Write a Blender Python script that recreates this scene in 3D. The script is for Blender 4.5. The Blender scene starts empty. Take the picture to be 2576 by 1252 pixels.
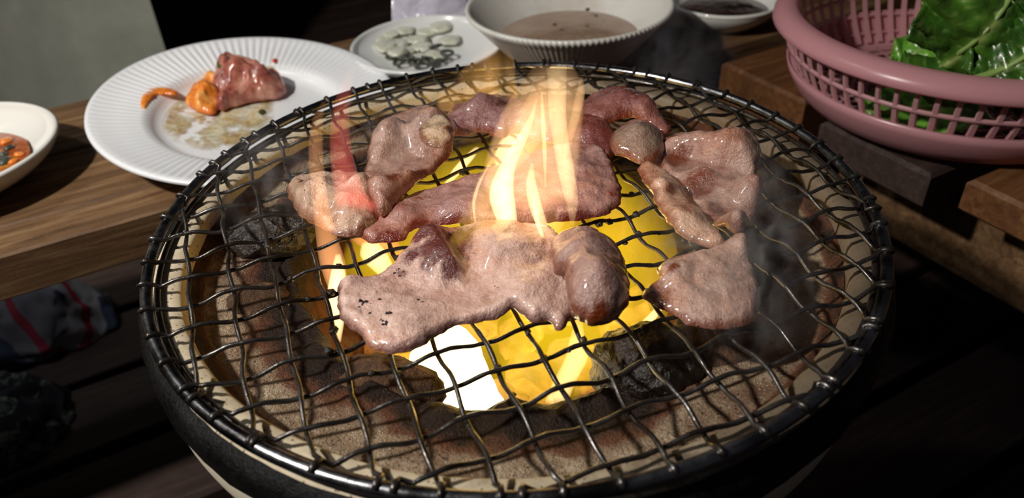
import bpy, math, random
import numpy as np
from mathutils import Vector, Matrix, noise as mn
random.seed(7); np.random.seed(7)
S = bpy.context.scene
COL = S.collection
PI = math.pi
# ------------------------------------------------------------------ camera
CAM = np.array([-0.000844, -0.252402, 0.162331])
R = np.array([[0.998498761, -0.0322276921, -0.0442900337],
              [-0.0547743074, -0.587487308, -0.807377507],
              [0.0, 0.808591396, -0.588370593]])
FPX = 1951.11
cam = bpy.data.cameras.new('camera'); cam_o = bpy.data.objects.new('camera', cam); COL.objects.link(cam_o)
cam.sensor_width = 36; cam.lens = FPX / 2576 * 36; cam.clip_start = 0.01; cam.clip_end = 30
M = Matrix.Identity(4)
for i in range(3):
    M[i][0] = R[0][i]; M[i][1] = -R[1][i]; M[i][2] = -R[2][i]; M[i][3] = CAM[i]
cam_o.matrix_world = M
cam.dof.use_dof = True; cam.dof.focus_distance = 0.285; cam.dof.aperture_fstop = 12.0
S.camera = cam_o
# ------------------------------------------------------------------ world, lights, exposure
w = bpy.data.worlds.new('night'); S.world = w; w.use_nodes = True
w.node_tree.nodes['Background'].inputs[0].default_value = (0.62, 0.63, 0.75, 1)
w.node_tree.nodes['Background'].inputs[1].default_value = 0.028
S.view_settings.view_transform = 'Standard'; S.view_settings.look = 'None'
S.view_settings.exposure = 0.0; S.view_settings.gamma = 1; S.view_settings.use_curve_mapping = False
S.cycles.use_denoising = True
S.cycles.max_bounces = 6; S.cycles.transparent_max_bounces = 16; S.cycles.volume_bounces = 0
S.cycles.sample_clamp_indirect = 4.0; S.cycles.caustics_reflective = False; S.cycles.caustics_refractive = False
S.cycles.volume_max_steps = 128

def lamp(name, kind, loc, power, col, size=0.05, aim=(0, 0.05, 0), **kw):
    l = bpy.data.lights.new(name, kind); o = bpy.data.objects.new(name, l); COL.objects.link(o)
    l.energy = power; l.color = col
    if kind == 'AREA': l.shape = 'DISK'; l.size = size
    else: l.shadow_soft_size = size
    o.location = loc; o.rotation_euler = (Vector(aim) - Vector(loc)).to_track_quat('-Z', 'Y').to_euler()
    for k, v in kw.items(): setattr(l, k, v)
    return o
lamp('bare_bulb_left', 'SPOT', (-0.46, -0.20, 0.50), 20, (1.0, 0.95, 0.88), 0.018, aim=(0, 0.12, -.03), spot_size=math.radians(100), spot_blend=0.5)
lamp('bare_bulb_behind', 'POINT', (-0.80, 0.22, 0.80), 4.5, (0.95, 0.97, 1.0), 0.03)
lamp('fire_glow', 'POINT', (-0.012, -0.012, -0.045), 0.05, (1.0, 0.62, 0.22), 0.018)
lamp('fire_glow_back', 'POINT', (0.02, 0.045, -0.045), 0.05, (1.0, 0.62, 0.22), 0.018)

# ------------------------------------------------------------------ pixel <-> place helpers
def un(u, v, z=0.0):
    d = R.T @ np.array([(u - 1288) / FPX, (v - 626) / FPX, 1.0]); s = (z - CAM[2]) / d[2]; return CAM + s * d
def uy(u, v, y):
    d = R.T @ np.array([(u - 1288) / FPX, (v - 626) / FPX, 1.0]); s = (y - CAM[1]) / d[1]; return CAM + s * d
E1 = np.array([0.8886, 0.4588]); E2 = np.array([-0.4588, 0.8886]); TROT = math.atan2(0.4588, 0.8886)
TZ = -0.060   # table top
def fbm(p, sc, oct=4, seed=0.0):
    return mn.fractal(Vector((p[0] * sc + seed, p[1] * sc - seed * 1.7, p[2] * sc + seed * .6)), 0.9, 2.1, oct)
def sstep(a, b, x):
    t = np.clip((x - a) / (b - a), 0, 1); return t * t * (3 - 2 * t)

# ------------------------------------------------------------------ material helpers
class NT:
    def __init__(s, name, vol=False):
        s.m = bpy.data.materials.new(name); s.m.use_nodes = True; s.t = s.m.node_tree; s.n = s.t.nodes
        s.out = s.n['Material Output']; s.b = s.n['Principled BSDF']
        if vol: s.n.remove(s.b)
    def add(s, typ, **kw):
        n = s.n.new(typ)
        for k, v in kw.items():
            if k.startswith('i_'):
                key = k[2:].replace('_', ' '); key = int(key) if key.isdigit() else key
                s.set(n.inputs[key], v)
            else: setattr(n, k, v)
        return n
    def set(s, sock, v):
        if isinstance(v, bpy.types.NodeSocket): s.t.links.new(v, sock)
        else: sock.default_value = v
    def co(s, kind='Object', scale=(1, 1, 1), loc=(0, 0, 0)):
        tc = s.add('ShaderNodeTexCoord'); mp = s.add('ShaderNodeMapping')
        s.set(mp.inputs[0], tc.outputs[kind]); mp.inputs['Scale'].default_value = scale; mp.inputs['Location'].default_value = loc
        return mp.outputs[0]
    def noise(s, vec, scale, detail=6, rough=0.6, dist=0.0):
        n = s.add('ShaderNodeTexNoise'); s.set(n.inputs['Vector'], vec); n.inputs['Scale'].default_value = scale
        n.inputs['Detail'].default_value = detail; n.inputs['Roughness'].default_value = rough; n.inputs['Distortion'].default_value = dist
        return n.outputs['Fac']
    def vor(s, vec, scale, feature='F1', out='Distance'):
        n = s.add('ShaderNodeTexVoronoi', feature=feature); s.set(n.inputs['Vector'], vec); n.inputs['Scale'].default_value = scale
        return n.outputs[out]
    def ramp(s, fac, stops, interp='LINEAR'):
        n = s.add('ShaderNodeValToRGB'); s.set(n.inputs[0], fac); e = n.color_ramp.elements; n.color_ramp.interpolation = interp
        while len(e) < len(stops): e.new(0.5)
        for el, (p, c) in zip(e, stops):
            el.position = p; el.color = (c, c, c, 1) if isinstance(c, (int, float)) else (*c, 1)
        return n.outputs[0]
    def mix(s, fac, a, b, mode='MIX'):
        n = s.add('ShaderNodeMix', data_type='RGBA', blend_type=mode)
        s.set(n.inputs[0], fac)
        for k, v in ((6, a), (7, b)):
            s.set(n.inputs[k], (*v, 1) if isinstance(v, tuple) and len(v) == 3 else v)
        return n.outputs[2]
    def math(s, op, a, b=0.0, c=None, clamp=False):
        n = s.add('ShaderNodeMath', operation=op); n.use_clamp = clamp
        s.set(n.inputs[0], a); s.set(n.inputs[1], b)
        if c is not None: s.set(n.inputs[2], c)
        return n.outputs[0]
    def bump(s, h, strength=0.5, dist=0.001):
        n = s.add('ShaderNodeBump'); s.set(n.inputs['Height'], h); n.inputs['Strength'].default_value = strength; n.inputs['Distance'].default_value = dist
        s.set(s.b.inputs['Normal'], n.outputs[0]); return n
    def attr(s, name, out='Fac'):
        n = s.add('ShaderNodeAttribute', attribute_name=name); return n.outputs[out]
    def p(s, **kw):
        names = dict(color='Base Color', rough='Roughness', metal='Metallic', spec='Specular IOR Level', coat='Coat Weight', coatr='Coat Roughness',
                     sss='Subsurface Weight', sssr='Subsurface Radius', ssss='Subsurface Scale', trans='Transmission Weight', alpha='Alpha', em='Emission Color', ems='Emission Strength', ior='IOR')
        for k, v in kw.items():
            if isinstance(v, tuple) and len(v) == 3 and k in ('color', 'em'): v = (*v, 1)
            s.set(s.b.inputs[names[k]], v)
        return s

# ------------------------------------------------------------------ object helpers
ROOT = {}
def tag(o, label=None, cat=None, group=None, kind=None):
    if label: o['label'] = label
    if cat: o['category'] = cat
    if group: o['group'] = group
    if kind: o['kind'] = kind
    return o
def empty(name, loc=(0, 0, 0), rz=0.0, **t):
    o = bpy.data.objects.new(name, None); COL.objects.link(o); o.location = loc; o.rotation_euler = (0, 0, rz)
    o.empty_display_size = 0.02
    ROOT[o] = (np.array(loc, float), rz); return tag(o, **t)
def mesh(name, V, F, mat, smooth=True, attrs=None):
    me = bpy.data.meshes.new(name); me.from_pydata([tuple(map(float, v)) for v in V], [], F)
    if smooth: me.polygons.foreach_set('use_smooth', [True] * len(me.polygons))
    if mat: me.materials.append(mat)
    for k, a in (attrs or {}).items():
        at = me.attributes.new(k, 'FLOAT', 'POINT'); at.data.foreach_set('value', np.asarray(a, np.float32))
    me.update(); return me
def obj(name, V, F, mat, parent=None, smooth=True, attrs=None, world=True, loc=None, **t):
    """V in world coordinates; a child gets them relative to its parent"""
    V = np.asarray(V, float).reshape(-1, 3)
    if parent is not None and world:
        pl, prz = ROOT[parent]; V = V - pl
        if prz:
            c, s = math.cos(-prz), math.sin(-prz); V = np.c_[V[:, 0] * c - V[:, 1] * s, V[:, 0] * s + V[:, 1] * c, V[:, 2]]
        base = (pl, prz)
    elif parent is None:
        if loc is None: loc = np.array([V[:, 0].mean(), V[:, 1].mean(), V[:, 2].min()])
        loc = np.asarray(loc, float)
        if world: V = V - loc
        base = (loc, 0.0)
    else: base = ROOT[parent]
    o = bpy.data.objects.new(name, mesh(name, V, F, mat, smooth, attrs)); COL.objects.link(o)
    if parent is not None: o.parent = parent
    else: o.location = loc
    ROOT[o] = base
    return tag(o, **t)
def join(parts):
    V = []; F = []; n = 0
    for v, f in parts:
        v = np.asarray(v, float).reshape(-1, 3); V.append(v); F += [tuple(i + n for i in q) for q in f]; n += len(v)
    return np.concatenate(V), F
def lathe(prof, c, n=96, rfun=None, closed=False):
    """prof: list of (r, z); rfun(theta, k) -> radial factor"""
    V = []; F = []
    for k, (r, z) in enumerate(prof):
        for i in range(n):
            a = 2 * PI * i / n; rr = r * (rfun(a, k) if rfun else 1); V.append((c[0] + rr * math.cos(a), c[1] + rr * math.sin(a), c[2] + z))
    m = len(prof)
    for k in range(m - 1 if not closed else m):
        k2 = (k + 1) % m
        for i in range(n):
            j = (i + 1) % n; F.append((k * n + i, k * n + j, k2 * n + j, k2 * n + i))
    return V, F
def tube(P, rad, sides=8, squash=1.0):
    P = np.asarray(P, float); n = len(P); rad = np.broadcast_to(rad, n)
    T = np.gradient(P, axis=0); T /= np.linalg.norm(T, axis=1)[:, None] + 1e-12
    up = np.array([0, 0, 1.0]); V = []; F = []
    for i in range(n):
        a = np.cross(T[i], up)
        if np.linalg.norm(a) < 0.15: a = np.cross(T[i], [1, 0, 0]) if i == 0 else a_prev - T[i] * (a_prev @ T[i])
        a /= np.linalg.norm(a) + 1e-12; b = np.cross(a, T[i])
        if i and a @ a_prev < 0: a = -a; b = -b
        a_prev = a
        for s in range(sides):
            t = 2 * PI * s / sides; V.append(P[i] + rad[i] * (a * math.cos(t) + b * math.sin(t) * squash))
    for i in range(n - 1):
        for s in range(sides):
            q = (s + 1) % sides; F.append((i * sides + s, (i + 1) * sides + s, (i + 1) * sides + q, i * sides + q))
    F.append(tuple(range(sides))); F.append(tuple((n - 1) * sides + s for s in reversed(range(sides))))
    return V, F
def ring(c, r, rad, n=160, sides=10, wob=0.0):
    V = []; F = []
    for i in range(n):
        a = 2 * PI * i / n; rr = r + wob * math.sin(3 * a + 1)
        for s in range(sides):
            t = 2 * PI * s / sides; q = rr + rad * math.cos(t)
            V.append((c[0] + q * math.cos(a), c[1] + q * math.sin(a), c[2] + rad * math.sin(t)))
    for i in range(n):
        j = (i + 1) % n
        for s in range(sides):
            t = (s + 1) % sides; F.append((i * sides + s, j * sides + s, j * sides + t, i * sides + t))
    return V, F
def box(x0, x1, y0, y1, z0, z1, bev=0.001, nx=1):
    """box with chamfered edges, slightly subdivided"""
    V = []; F = []
    def rect(z, i): return [(x0 + i, y0 + i, z), (x1 - i, y0 + i, z), (x1 - i, y1 - i, z), (x0 + i, y1 - i, z)]
    for z, i in ((z0, bev), (z0 + bev, 0), (z1 - bev, 0), (z1, bev)): V += rect(z, i)
    for k in range(3):
        for a in range(4): b = (a + 1) % 4; F.append((k * 4 + a, k * 4 + b, k * 4 + 4 + b, k * 4 + 4 + a))
    F.append((3, 2, 1, 0)); F.append((12, 13, 14, 15)); return V, F
def catmull(P, m=8, closed=True):
    P = np.asarray(P, float); n = len(P); out = []
    for i in range(n if closed else n - 1):
        if closed: p0, p1, p2, p3 = P[i - 1], P[i], P[(i + 1) % n], P[(i + 2) % n]
        else: p0, p1, p2, p3 = P[max(i - 1, 0)], P[i], P[i + 1], P[min(i + 2, n - 1)]
        for k in range(m):
            t = k / m; out.append(.5 * (2 * p1 + (p2 - p0) * t + (2 * p0 - 5 * p1 + 4 * p2 - p3) * t * t + (3 * p1 - p0 - 3 * p2 + p3) * t ** 3))
    if not closed: out.append(P[-1])
    return np.array(out)
def inside(pts, poly):
    x, y = pts[:, 0], pts[:, 1]; r = np.zeros(len(pts), bool); a = poly; b = np.roll(poly, -1, 0)
    for (x0, y0), (x1, y1) in zip(a, b):
        c = ((y0 > y) != (y1 > y)); r ^= c & (x < (x1 - x0) * (y - y0) / (y1 - y0 + 1e-15) + x0)
    return r
def nearest(pts, poly):
    best = np.full(len(pts), 1e9); Q = np.zeros_like(pts)
    for a, b in zip(poly, np.roll(poly, -1, 0)):
        d = b - a; t = np.clip(((pts - a) @ d) / (d @ d + 1e-15), 0, 1); q = a + t[:, None] * d; e = np.hypot(*(pts - q).T)
        m = e < best; best[m] = e[m]; Q[m] = q[m]
    return best, Q
def slab(outline, z0, thick, step=0.0009, bumps=(), under=0.75, edge=0.004, rough=0.0005, nscale=90, seed=0.0, px=True, zf=None, jag=0.0009, stains=()):
    """an irregular sheet: outline in plan, rounded rim, rises (bumps: (x,y,radius,height)); returns V, F, attrs"""
    P = np.array([un(u, v, z0 + thick * .6)[:2] for u, v in outline]) if px else np.asarray(outline, float)
    P = catmull(P, 8)
    P = P + np.array([[fbm((x, y, 0), 260, 3, seed) * jag, fbm((y, x, 3), 260, 3, seed) * jag] for x, y in P])
    lo, hi = P.min(0) - step, P.max(0) + step
    xs = np.arange(lo[0], hi[0] + step, step); ys = np.arange(lo[1], hi[1] + step, step)
    G = np.stack(np.meshgrid(xs, ys, indexing='ij'), -1); nx, ny = G.shape[:2]; g = G.reshape(-1, 2)
    ins = inside(g, P); I = ins.reshape(nx, ny)
    cell = I[:-1, :-1] & I[1:, :-1] & I[1:, 1:] & I[:-1, 1:]
    used = np.zeros((nx, ny), bool); used[:-1, :-1] |= cell; used[1:, :-1] |= cell; used[1:, 1:] |= cell; used[:-1, 1:] |= cell
    cnt = np.zeros((nx, ny), int); c = cell.astype(int); cnt[:-1, :-1] += c; cnt[1:, :-1] += c; cnt[1:, 1:] += c; cnt[:-1, 1:] += c
    rim = used & (cnt < 4)
    g = g.copy(); rm = rim.reshape(-1); _, Q = nearest(g[rm], P); g[rm] = Q
    idx = -np.ones(nx * ny, int); us = np.where(used.reshape(-1))[0]; idx[us] = np.arange(len(us)); pts = g[us]
    d, _ = nearest(pts, P); d[rm[us]] = 0
    N = len(us)
    prof = np.sqrt(np.clip(1 - (1 - np.clip(d / edge, 0, 1)) ** 2, 0, 1))
    lift = np.zeros(N)
    for (bx, by, br, bh) in bumps:
        if px: q = un(bx, by, z0 + thick); bx, by = q[0], q[1]
        lift += bh * np.exp(-((pts[:, 0] - bx) ** 2 + (pts[:, 1] - by) ** 2) / (br * br))
    if zf is not None: lift += zf(pts)
    nz = np.array([fbm((x, y, 0), nscale, 5, seed) for x, y in pts]); n2 = np.array([fbm((x, y, 9), nscale * .42, 3, seed + 4) for x, y in pts]); n3 = np.array([1 - 2.2 * abs(fbm((x, y, 5), nscale * 1.5, 3, seed + 8)) for x, y in pts])
    lift = np.maximum(lift + (n2 * 3.4 + n3 * .55) * rough * prof, 0)
    zt = z0 + thick * .35 + lift + thick * .65 * prof + nz * rough * prof
    zb = z0 + thick * .35 + lift * under - thick * .35 * prof
    V = np.concatenate([np.c_[pts, zt], np.c_[pts, zb]]); F = []
    ci, cj = np.where(cell)
    ii = lambda a, b: idx[a * ny + b]
    for a, b in zip(ci, cj):
        q = (ii(a, b), ii(a + 1, b), ii(a + 1, b + 1), ii(a, b + 1)); F.append(tuple(int(k) for k in q)); F.append(tuple(int(k) + N for k in reversed(q)))
    def cl(a, b): return 0 <= a < nx - 1 and 0 <= b < ny - 1 and cell[a, b]
    for a, b in zip(ci, cj):
        q = [ii(a, b), ii(a + 1, b), ii(a + 1, b + 1), ii(a, b + 1)]
        for k, (da, db) in enumerate(((0, -1), (1, 0), (0, 1), (-1, 0))):
            if not cl(a + da, b + db): e0, e1 = int(q[k]), int(q[(k + 1) % 4]); F.append((e1, e0, e0 + N, e1 + N))
    st_ = np.zeros(N)
    for (sx, sy, sr, ss) in stains:
        q = un(sx, sy, z0 + thick) if px else (sx, sy); dd = np.hypot(pts[:, 0] - q[0], pts[:, 1] - q[1]); st_ = np.maximum(st_, ss * np.exp(-(dd / sr) ** 2))
    return V, F, dict(rimdist=np.r_[d, d] * 1000, lift=np.r_[lift, lift] * 1000, brown=np.r_[st_, st_])
def blob(c, r, seed=0.0, amp=0.25, sc=None, sub=3, squash=(1, 1, 1), rz=0.0, ridge=0.0):
    import bmesh
    bm = bmesh.new(); bmesh.ops.create_icosphere(bm, subdivisions=sub, radius=1.0)
    V = np.array([v.co[:] for v in bm.verts]); F = [tuple(v.index for v in f.verts) for f in bm.faces]; bm.free()
    sc = sc or 1.6
    k = np.array([1 + amp * fbm(v, sc, 5, seed) + ridge * abs(fbm(v, sc * 2.5, 3, seed + 7)) for v in V])
    V = V * k[:, None] * r * np.array(squash); cs, sn = math.cos(rz), math.sin(rz)
    V = np.c_[V[:, 0] * cs - V[:, 1] * sn, V[:, 0] * sn + V[:, 1] * cs, V[:, 2]] + np.array(c); return V, F

# ------------------------------------------------------------------ materials
def mat_wood(name, dark, mid, light, rough=0.5, seed=0, sc=1.0):
    t = NT(name); v = t.co('Object', (5 * sc, 60 * sc, 60 * sc), (seed, seed * 2, 0)); v2 = t.co('Object', (2, 9, 9), (seed, 3, 0))
    a = t.noise(v, 3.0, 8, 0.65, 0.6); b = t.noise(v2, 3.0, 5, 0.6, 1.0)
    col = t.ramp(a, [(0.28, dark), (0.5, mid), (0.72, light)])
    col = t.mix(t.ramp(b, [(0.35, 0.0), (0.62, 0.75)]), col, tuple(x * 0.45 for x in mid), 'MIX')
    grit = t.noise(t.co('Object', (1, 1, 1)), 900, 3, 0.7)
    col = t.mix(t.ramp(grit, [(0.55, 0.0), (0.75, 0.35)]), col, light)
    t.p(color=col, rough=t.ramp(a, [(0.3, rough + .15), (0.7, rough)]), spec=0.35)
    t.bump(t.math('ADD', a, t.math('MULTIPLY', b, 0.6)), 0.5, 0.0008); return t.m
M_wood = mat_wood('weathered_wood', (0.045, 0.020, 0.009), (0.19, 0.10, 0.045), (0.34, 0.22, 0.115))
M_wood2 = mat_wood('orange_wood', (0.05, 0.018, 0.006), (0.17, 0.065, 0.02), (0.27, 0.14, 0.06), seed=4)
M_deck = mat_wood('dark_deck_wood', (0.02, 0.011, 0.008), (0.055, 0.032, 0.025), (0.10, 0.062, 0.05), 0.6, seed=9)
def simple(name, col, rough=0.5, **k):
    t = NT(name); t.p(color=col, rough=rough, **k); return t.m
M_black = simple('black_void_wall', (0.006, 0.006, 0.008), 0.8)
def mat_concrete():
    t = NT('grey_green_plaster'); v = t.co('Object'); a = t.noise(v, 9, 8, 0.65); b = t.noise(t.co('Object', (1, 1, 0.25)), 26, 5, 0.6)
    t.p(color=t.mix(t.ramp(b, [(0.4, 0.0), (0.7, 0.6)]), t.ramp(a, [(0.3, (0.32, 0.33, 0.27)), (0.7, (0.56, 0.57, 0.48))]), (0.34, 0.35, 0.29)), rough=0.85)
    t.bump(a, 0.3, 0.002); return t.m
M_plaster = mat_concrete()
def mat_white(name, col=(0.80, 0.80, 0.79), rough=0.22, stain=None, scl=40, **k):
    t = NT(name); c = col
    if stain: c = t.mix(t.ramp(t.noise(t.co('Object'), scl, 5, 0.6), [(0.48, 0.0), (0.75, 0.55)]), col, stain)
    t.p(color=c, rough=rough, spec=0.5, **k); return t.m
M_plate = mat_white('white_melamine', (0.83, 0.84, 0.86), 0.3)
M_bowl = mat_white('cream_glazed_white', (0.80, 0.79, 0.74), 0.12, coat=0.5)
M_soupbowl = mat_white('off_white_soiled_bowl', (0.74, 0.72, 0.67), 0.25, stain=(0.42, 0.33, 0.24), scl=22)
M_dish = mat_white('white_dish', (0.76, 0.77, 0.76), 0.2)
def mat_steel():
    t = NT('blackened_steel_wire'); v = t.co('Object'); a = t.noise(v, 260, 5, 0.7); b = t.noise(v, 45, 3, 0.6)
    t.p(color=t.mix(t.ramp(b, [(0.4, 0.0), (0.6, 1.0)]), (0.11, 0.10, 0.095), (0.022, 0.015, 0.011)), metal=t.ramp(b, [(0.35, 0.95), (0.65, 0.55)]),
        rough=t.ramp(a, [(0.3, 0.2), (0.7, 0.5)]), spec=0.6, coat=0.35, coatr=0.12)
    t.bump(a, 0.6, 0.0006); return t.m
M_steel = mat_steel()
def mat_rim():
    t = NT('tarnished_chrome_rim'); v = t.co('Object'); a = t.noise(v, 160, 5, 0.7); b = t.noise(v, 30, 3)
    t.p(color=t.mix(t.ramp(b, [(0.38, 0.0), (0.62, 1.0)]), (0.38, 0.38, 0.40), (0.07, 0.065, 0.065)), metal=1.0, rough=t.ramp(a, [(0.3, 0.16), (0.75, 0.42)]))
    t.bump(a, 0.35, 0.0004); return t.m
M_rim = mat_rim()
def mat_clay():
    t = NT('sooty_refractory_clay'); v = t.co('Object'); soot_shade = t.attr('soot_shade'); gr = t.noise(v, 900, 3, 0.75); md = t.noise(v, 120, 6, 0.7); lo = t.noise(v, 28, 4, 0.6)
    pore = t.vor(v, 420); speck = t.vor(v, 650)
    base = t.ramp(md, [(0.3, (0.17, 0.115, 0.075)), (0.5, (0.40, 0.295, 0.19)), (0.7, (0.66, 0.54, 0.39))])
    base = t.mix(t.ramp(lo, [(0.42, 0.0), (0.60, 0.8)]), base, (0.15, 0.075, 0.04))
    base = t.mix(t.ramp(speck, [(0.12, 0.75), (0.2, 0.0)]), base, (0.62, 0.58, 0.5))
    base = t.mix(t.ramp(pore, [(0.1, 0.85), (0.22, 0.0)]), base, (0.035, 0.022, 0.014))
    sn = t.math('ADD', soot_shade, t.math('MULTIPLY', t.math('SUBTRACT', md, 0.5), 1.3))
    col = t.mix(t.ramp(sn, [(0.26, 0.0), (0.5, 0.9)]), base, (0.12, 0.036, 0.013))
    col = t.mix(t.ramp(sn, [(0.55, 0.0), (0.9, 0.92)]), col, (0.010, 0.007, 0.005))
    t.p(color=col, rough=t.ramp(sn, [(0.4, 0.8), (0.95, 0.45)]), spec=0.3)
    t.bump(t.math('ADD', md, t.math('MULTIPLY', gr, 0.6)), 1.0, 0.0024); return t.m
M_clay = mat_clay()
def mat_rimclay():
    t = NT('cream_rim_glaze'); v = t.co('Object'); pore = t.vor(v, 480); md = t.noise(v, 60, 6, 0.7)
    c = t.mix(t.ramp(pore, [(0.12, 0.8), (0.24, 0.0)]), t.ramp(md, [(0.3, (0.45, 0.36, 0.24)), (0.6, (0.66, 0.56, 0.40))]), (0.05, 0.035, 0.02))
    c = t.mix(t.ramp(t.noise(v, 22, 4), [(0.62, 0.0), (0.70, 1.0)]), c, (0.40, 0.17, 0.03))
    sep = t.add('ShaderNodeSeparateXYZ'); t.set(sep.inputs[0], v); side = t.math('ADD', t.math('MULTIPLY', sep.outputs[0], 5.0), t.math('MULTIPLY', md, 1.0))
    c = t.mix(t.ramp(side, [(0.42, 0.0), (0.75, 0.9)]), c, (0.11, 0.075, 0.045))  # browner right side stands in for shade on the rim
    t.p(color=c, rough=0.6); t.bump(md, 0.5, 0.0008); return t.m
M_rimclay = mat_rimclay()
def mat_band():
    t = NT('black_tarred_band'); v = t.co('Object'); a = t.noise(v, 420, 4, 0.75); b = t.noise(v, 60, 5)
    t.p(color=t.ramp(b, [(0.35, (0.0015, 0.0015, 0.0018)), (0.62, (0.006, 0.0055, 0.005)), (0.8, (0.05, 0.042, 0.035))]), rough=t.ramp(a, [(0.3, 0.3), (0.7, 0.7)]), spec=0.16)
    t.bump(t.math('ADD', a, b), 0.9, 0.0010); return t.m
M_band = mat_band()
M_cream = simple('cream_plaster', (0.72, 0.64, 0.50), 0.5)
def mat_meat(name, pale, dark, brown=(0.16, 0.045, 0.025), amount=0.5, seed=0.0):
    t = NT(name); v = t.co('Object', loc=(seed, seed, seed)); d = t.attr('rimdist'); a = t.noise(v, 60, 6, 0.62, 0.4); b = t.noise(v, 260, 4, 0.65); fine = t.noise(v, 900, 3, 0.7)
    c = t.ramp(a, [(0.34, dark), (0.5, tuple((x + y) / 2 for x, y in zip(dark, pale))), (0.66, pale)])
    c = t.mix(t.ramp(b, [(0.45, 0.0), (0.72, 0.45)]), c, tuple(min(1, x * 1.25 + .03) for x in pale))
    e = t.math('SUBTRACT', t.math('MULTIPLY', t.math('SUBTRACT', 4.2, d), 0.26), t.math('MULTIPLY', a, 1.1))
    c = t.mix(t.ramp(e, [(0.0, 0.0), (0.42, 0.8)]), c, brown)
    og = t.noise(v, 32, 3, 0.6)
    c = t.mix(t.ramp(og, [(0.5, 0.0), (0.72, 0.55)]), c, (pale[0] * .95, pale[1] * .62, pale[2] * .42))
    br = t.math('ADD', t.attr('brown'), t.math('MULTIPLY', t.math('SUBTRACT', b, 0.5), 1.3))
    c = t.mix(t.ramp(br, [(0.2, 0.0), (0.6, 0.95)]), c, brown)
    sp = t.noise(v, 75, 5, 0.7, 0.2)
    c = t.mix(t.ramp(sp, [(0.56 - 0.08 * amount, 0.0), (0.72, 0.9 * amount)]), c, brown)
    pep = t.vor(v, 260)
    pm = t.math('MULTIPLY', t.ramp(pep, [(0.06, 1.0), (0.10, 0.0)]), t.ramp(t.noise(v, 50, 2), [(0.5, 0.0), (0.55, 1.0)]))
    c = t.mix(pm, c, (0.02, 0.012, 0.01))
    hs = t.add('ShaderNodeHueSaturation'); hs.inputs['Saturation'].default_value = 1.22; hs.inputs['Value'].default_value = 1.04; t.set(hs.inputs['Color'], c); c = hs.outputs[0]
    t.p(color=c, rough=t.ramp(b, [(0.35, 0.22), (0.7, 0.42)]), spec=0.6, sss=0.2, ssss=0.004, coat=1.0, coatr=0.07)
    t.b.inputs['Subsurface Radius'].default_value = (1.0, 0.45, 0.25)
    t.bump(t.math('ADD', t.math('ADD', a, t.math('MULTIPLY', b, 0.7)), t.math('MULTIPLY', fine, 0.4)), 0.75, 0.0017); return t.m
PALE = (0.60, 0.44, 0.37); PINK = (0.42, 0.24, 0.20); GREY = (0.30, 0.20, 0.17); MAUVE = (0.22, 0.12, 0.115)
def mat_char():
    t = NT('black_charcoal'); v = t.co('Object'); a = t.noise(v, 130, 6, 0.7); b = t.vor(v, 260)
    t.p(color=t.ramp(a, [(0.35, (0.004, 0.003, 0.003)), (0.75, (0.035, 0.018, 0.009))]), rough=t.ramp(a, [(0.35, 0.12), (0.65, 0.5)]), spec=0.7)
    t.bump(t.math('ADD', a, t.math('MULTIPLY', b, 0.5)), 1.0, 0.0025); return t.m
M_char = mat_char()
def mat_crust():
    t = NT('brown_ash_crust'); v = t.co('Object'); a = t.noise(v, 150, 6, 0.7); b = t.noise(v, 500, 4, 0.7)
    t.p(color=t.ramp(a, [(0.32, (0.02, 0.010, 0.005)), (0.55, (0.11, 0.05, 0.02)), (0.78, (0.24, 0.14, 0.06))]), rough=0.75)
    t.bump(t.math('ADD', a, b), 1.0, 0.002); return t.m
M_crust = mat_crust()
def mat_ember(name, hot, cool, s_hot, s_cool, sc=60):
    t = NT(name); v = t.co('Object'); a = t.noise(v, sc, 4, 0.6)
    t.p(color=(0.05, 0.03, 0.02), rough=0.9, em=t.ramp(a, [(0.38, cool), (0.62, hot)]), ems=t.ramp(a, [(0.38, s_cool), (0.62, 1.0)]))
    k = t.math('MULTIPLY', t.ramp(a, [(0.38, s_cool / s_hot), (0.62, 1.0)]), s_hot); t.set(t.b.inputs['Emission Strength'], k); return t.m
M_whitehot = mat_ember('white_hot_charcoal', (1.0, 0.86, 0.50), (1.0, 0.80, 0.35), 7.0, 5.0, 25)
M_ember = mat_ember('orange_embers', (1.0, 0.40, 0.07), (0.6, 0.14, 0.03), 0.8, 0.15, 45)
# ------------------------------------------------------------------ flames: volumes that give off light
def mat_flame(name, col, strength, zfade=None, streak=None):
    t = NT(name, True); e = t.add('ShaderNodeEmission'); e.inputs[0].default_value = (*col, 1)
    k = strength
    if zfade or streak:
        g = t.co('Generated'); sep = t.add('ShaderNodeSeparateXYZ'); t.set(sep.inputs[0], g)
        if zfade: k = t.math('MULTIPLY', t.ramp(sep.outputs[2], zfade), strength)
        if streak:
            n = t.noise(t.co('Object', (1, 1, streak[2])), streak[0], 2, 0.5, 0.3); r = t.ramp(n, [(streak[1], 0.0), (streak[1] + .22, 1.0)])
            k = t.math('MULTIPLY', r, k)
    t.set(e.inputs[1], k); t.t.links.new(e.outputs[0], t.out.inputs['Volume'])
    return t.m

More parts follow.
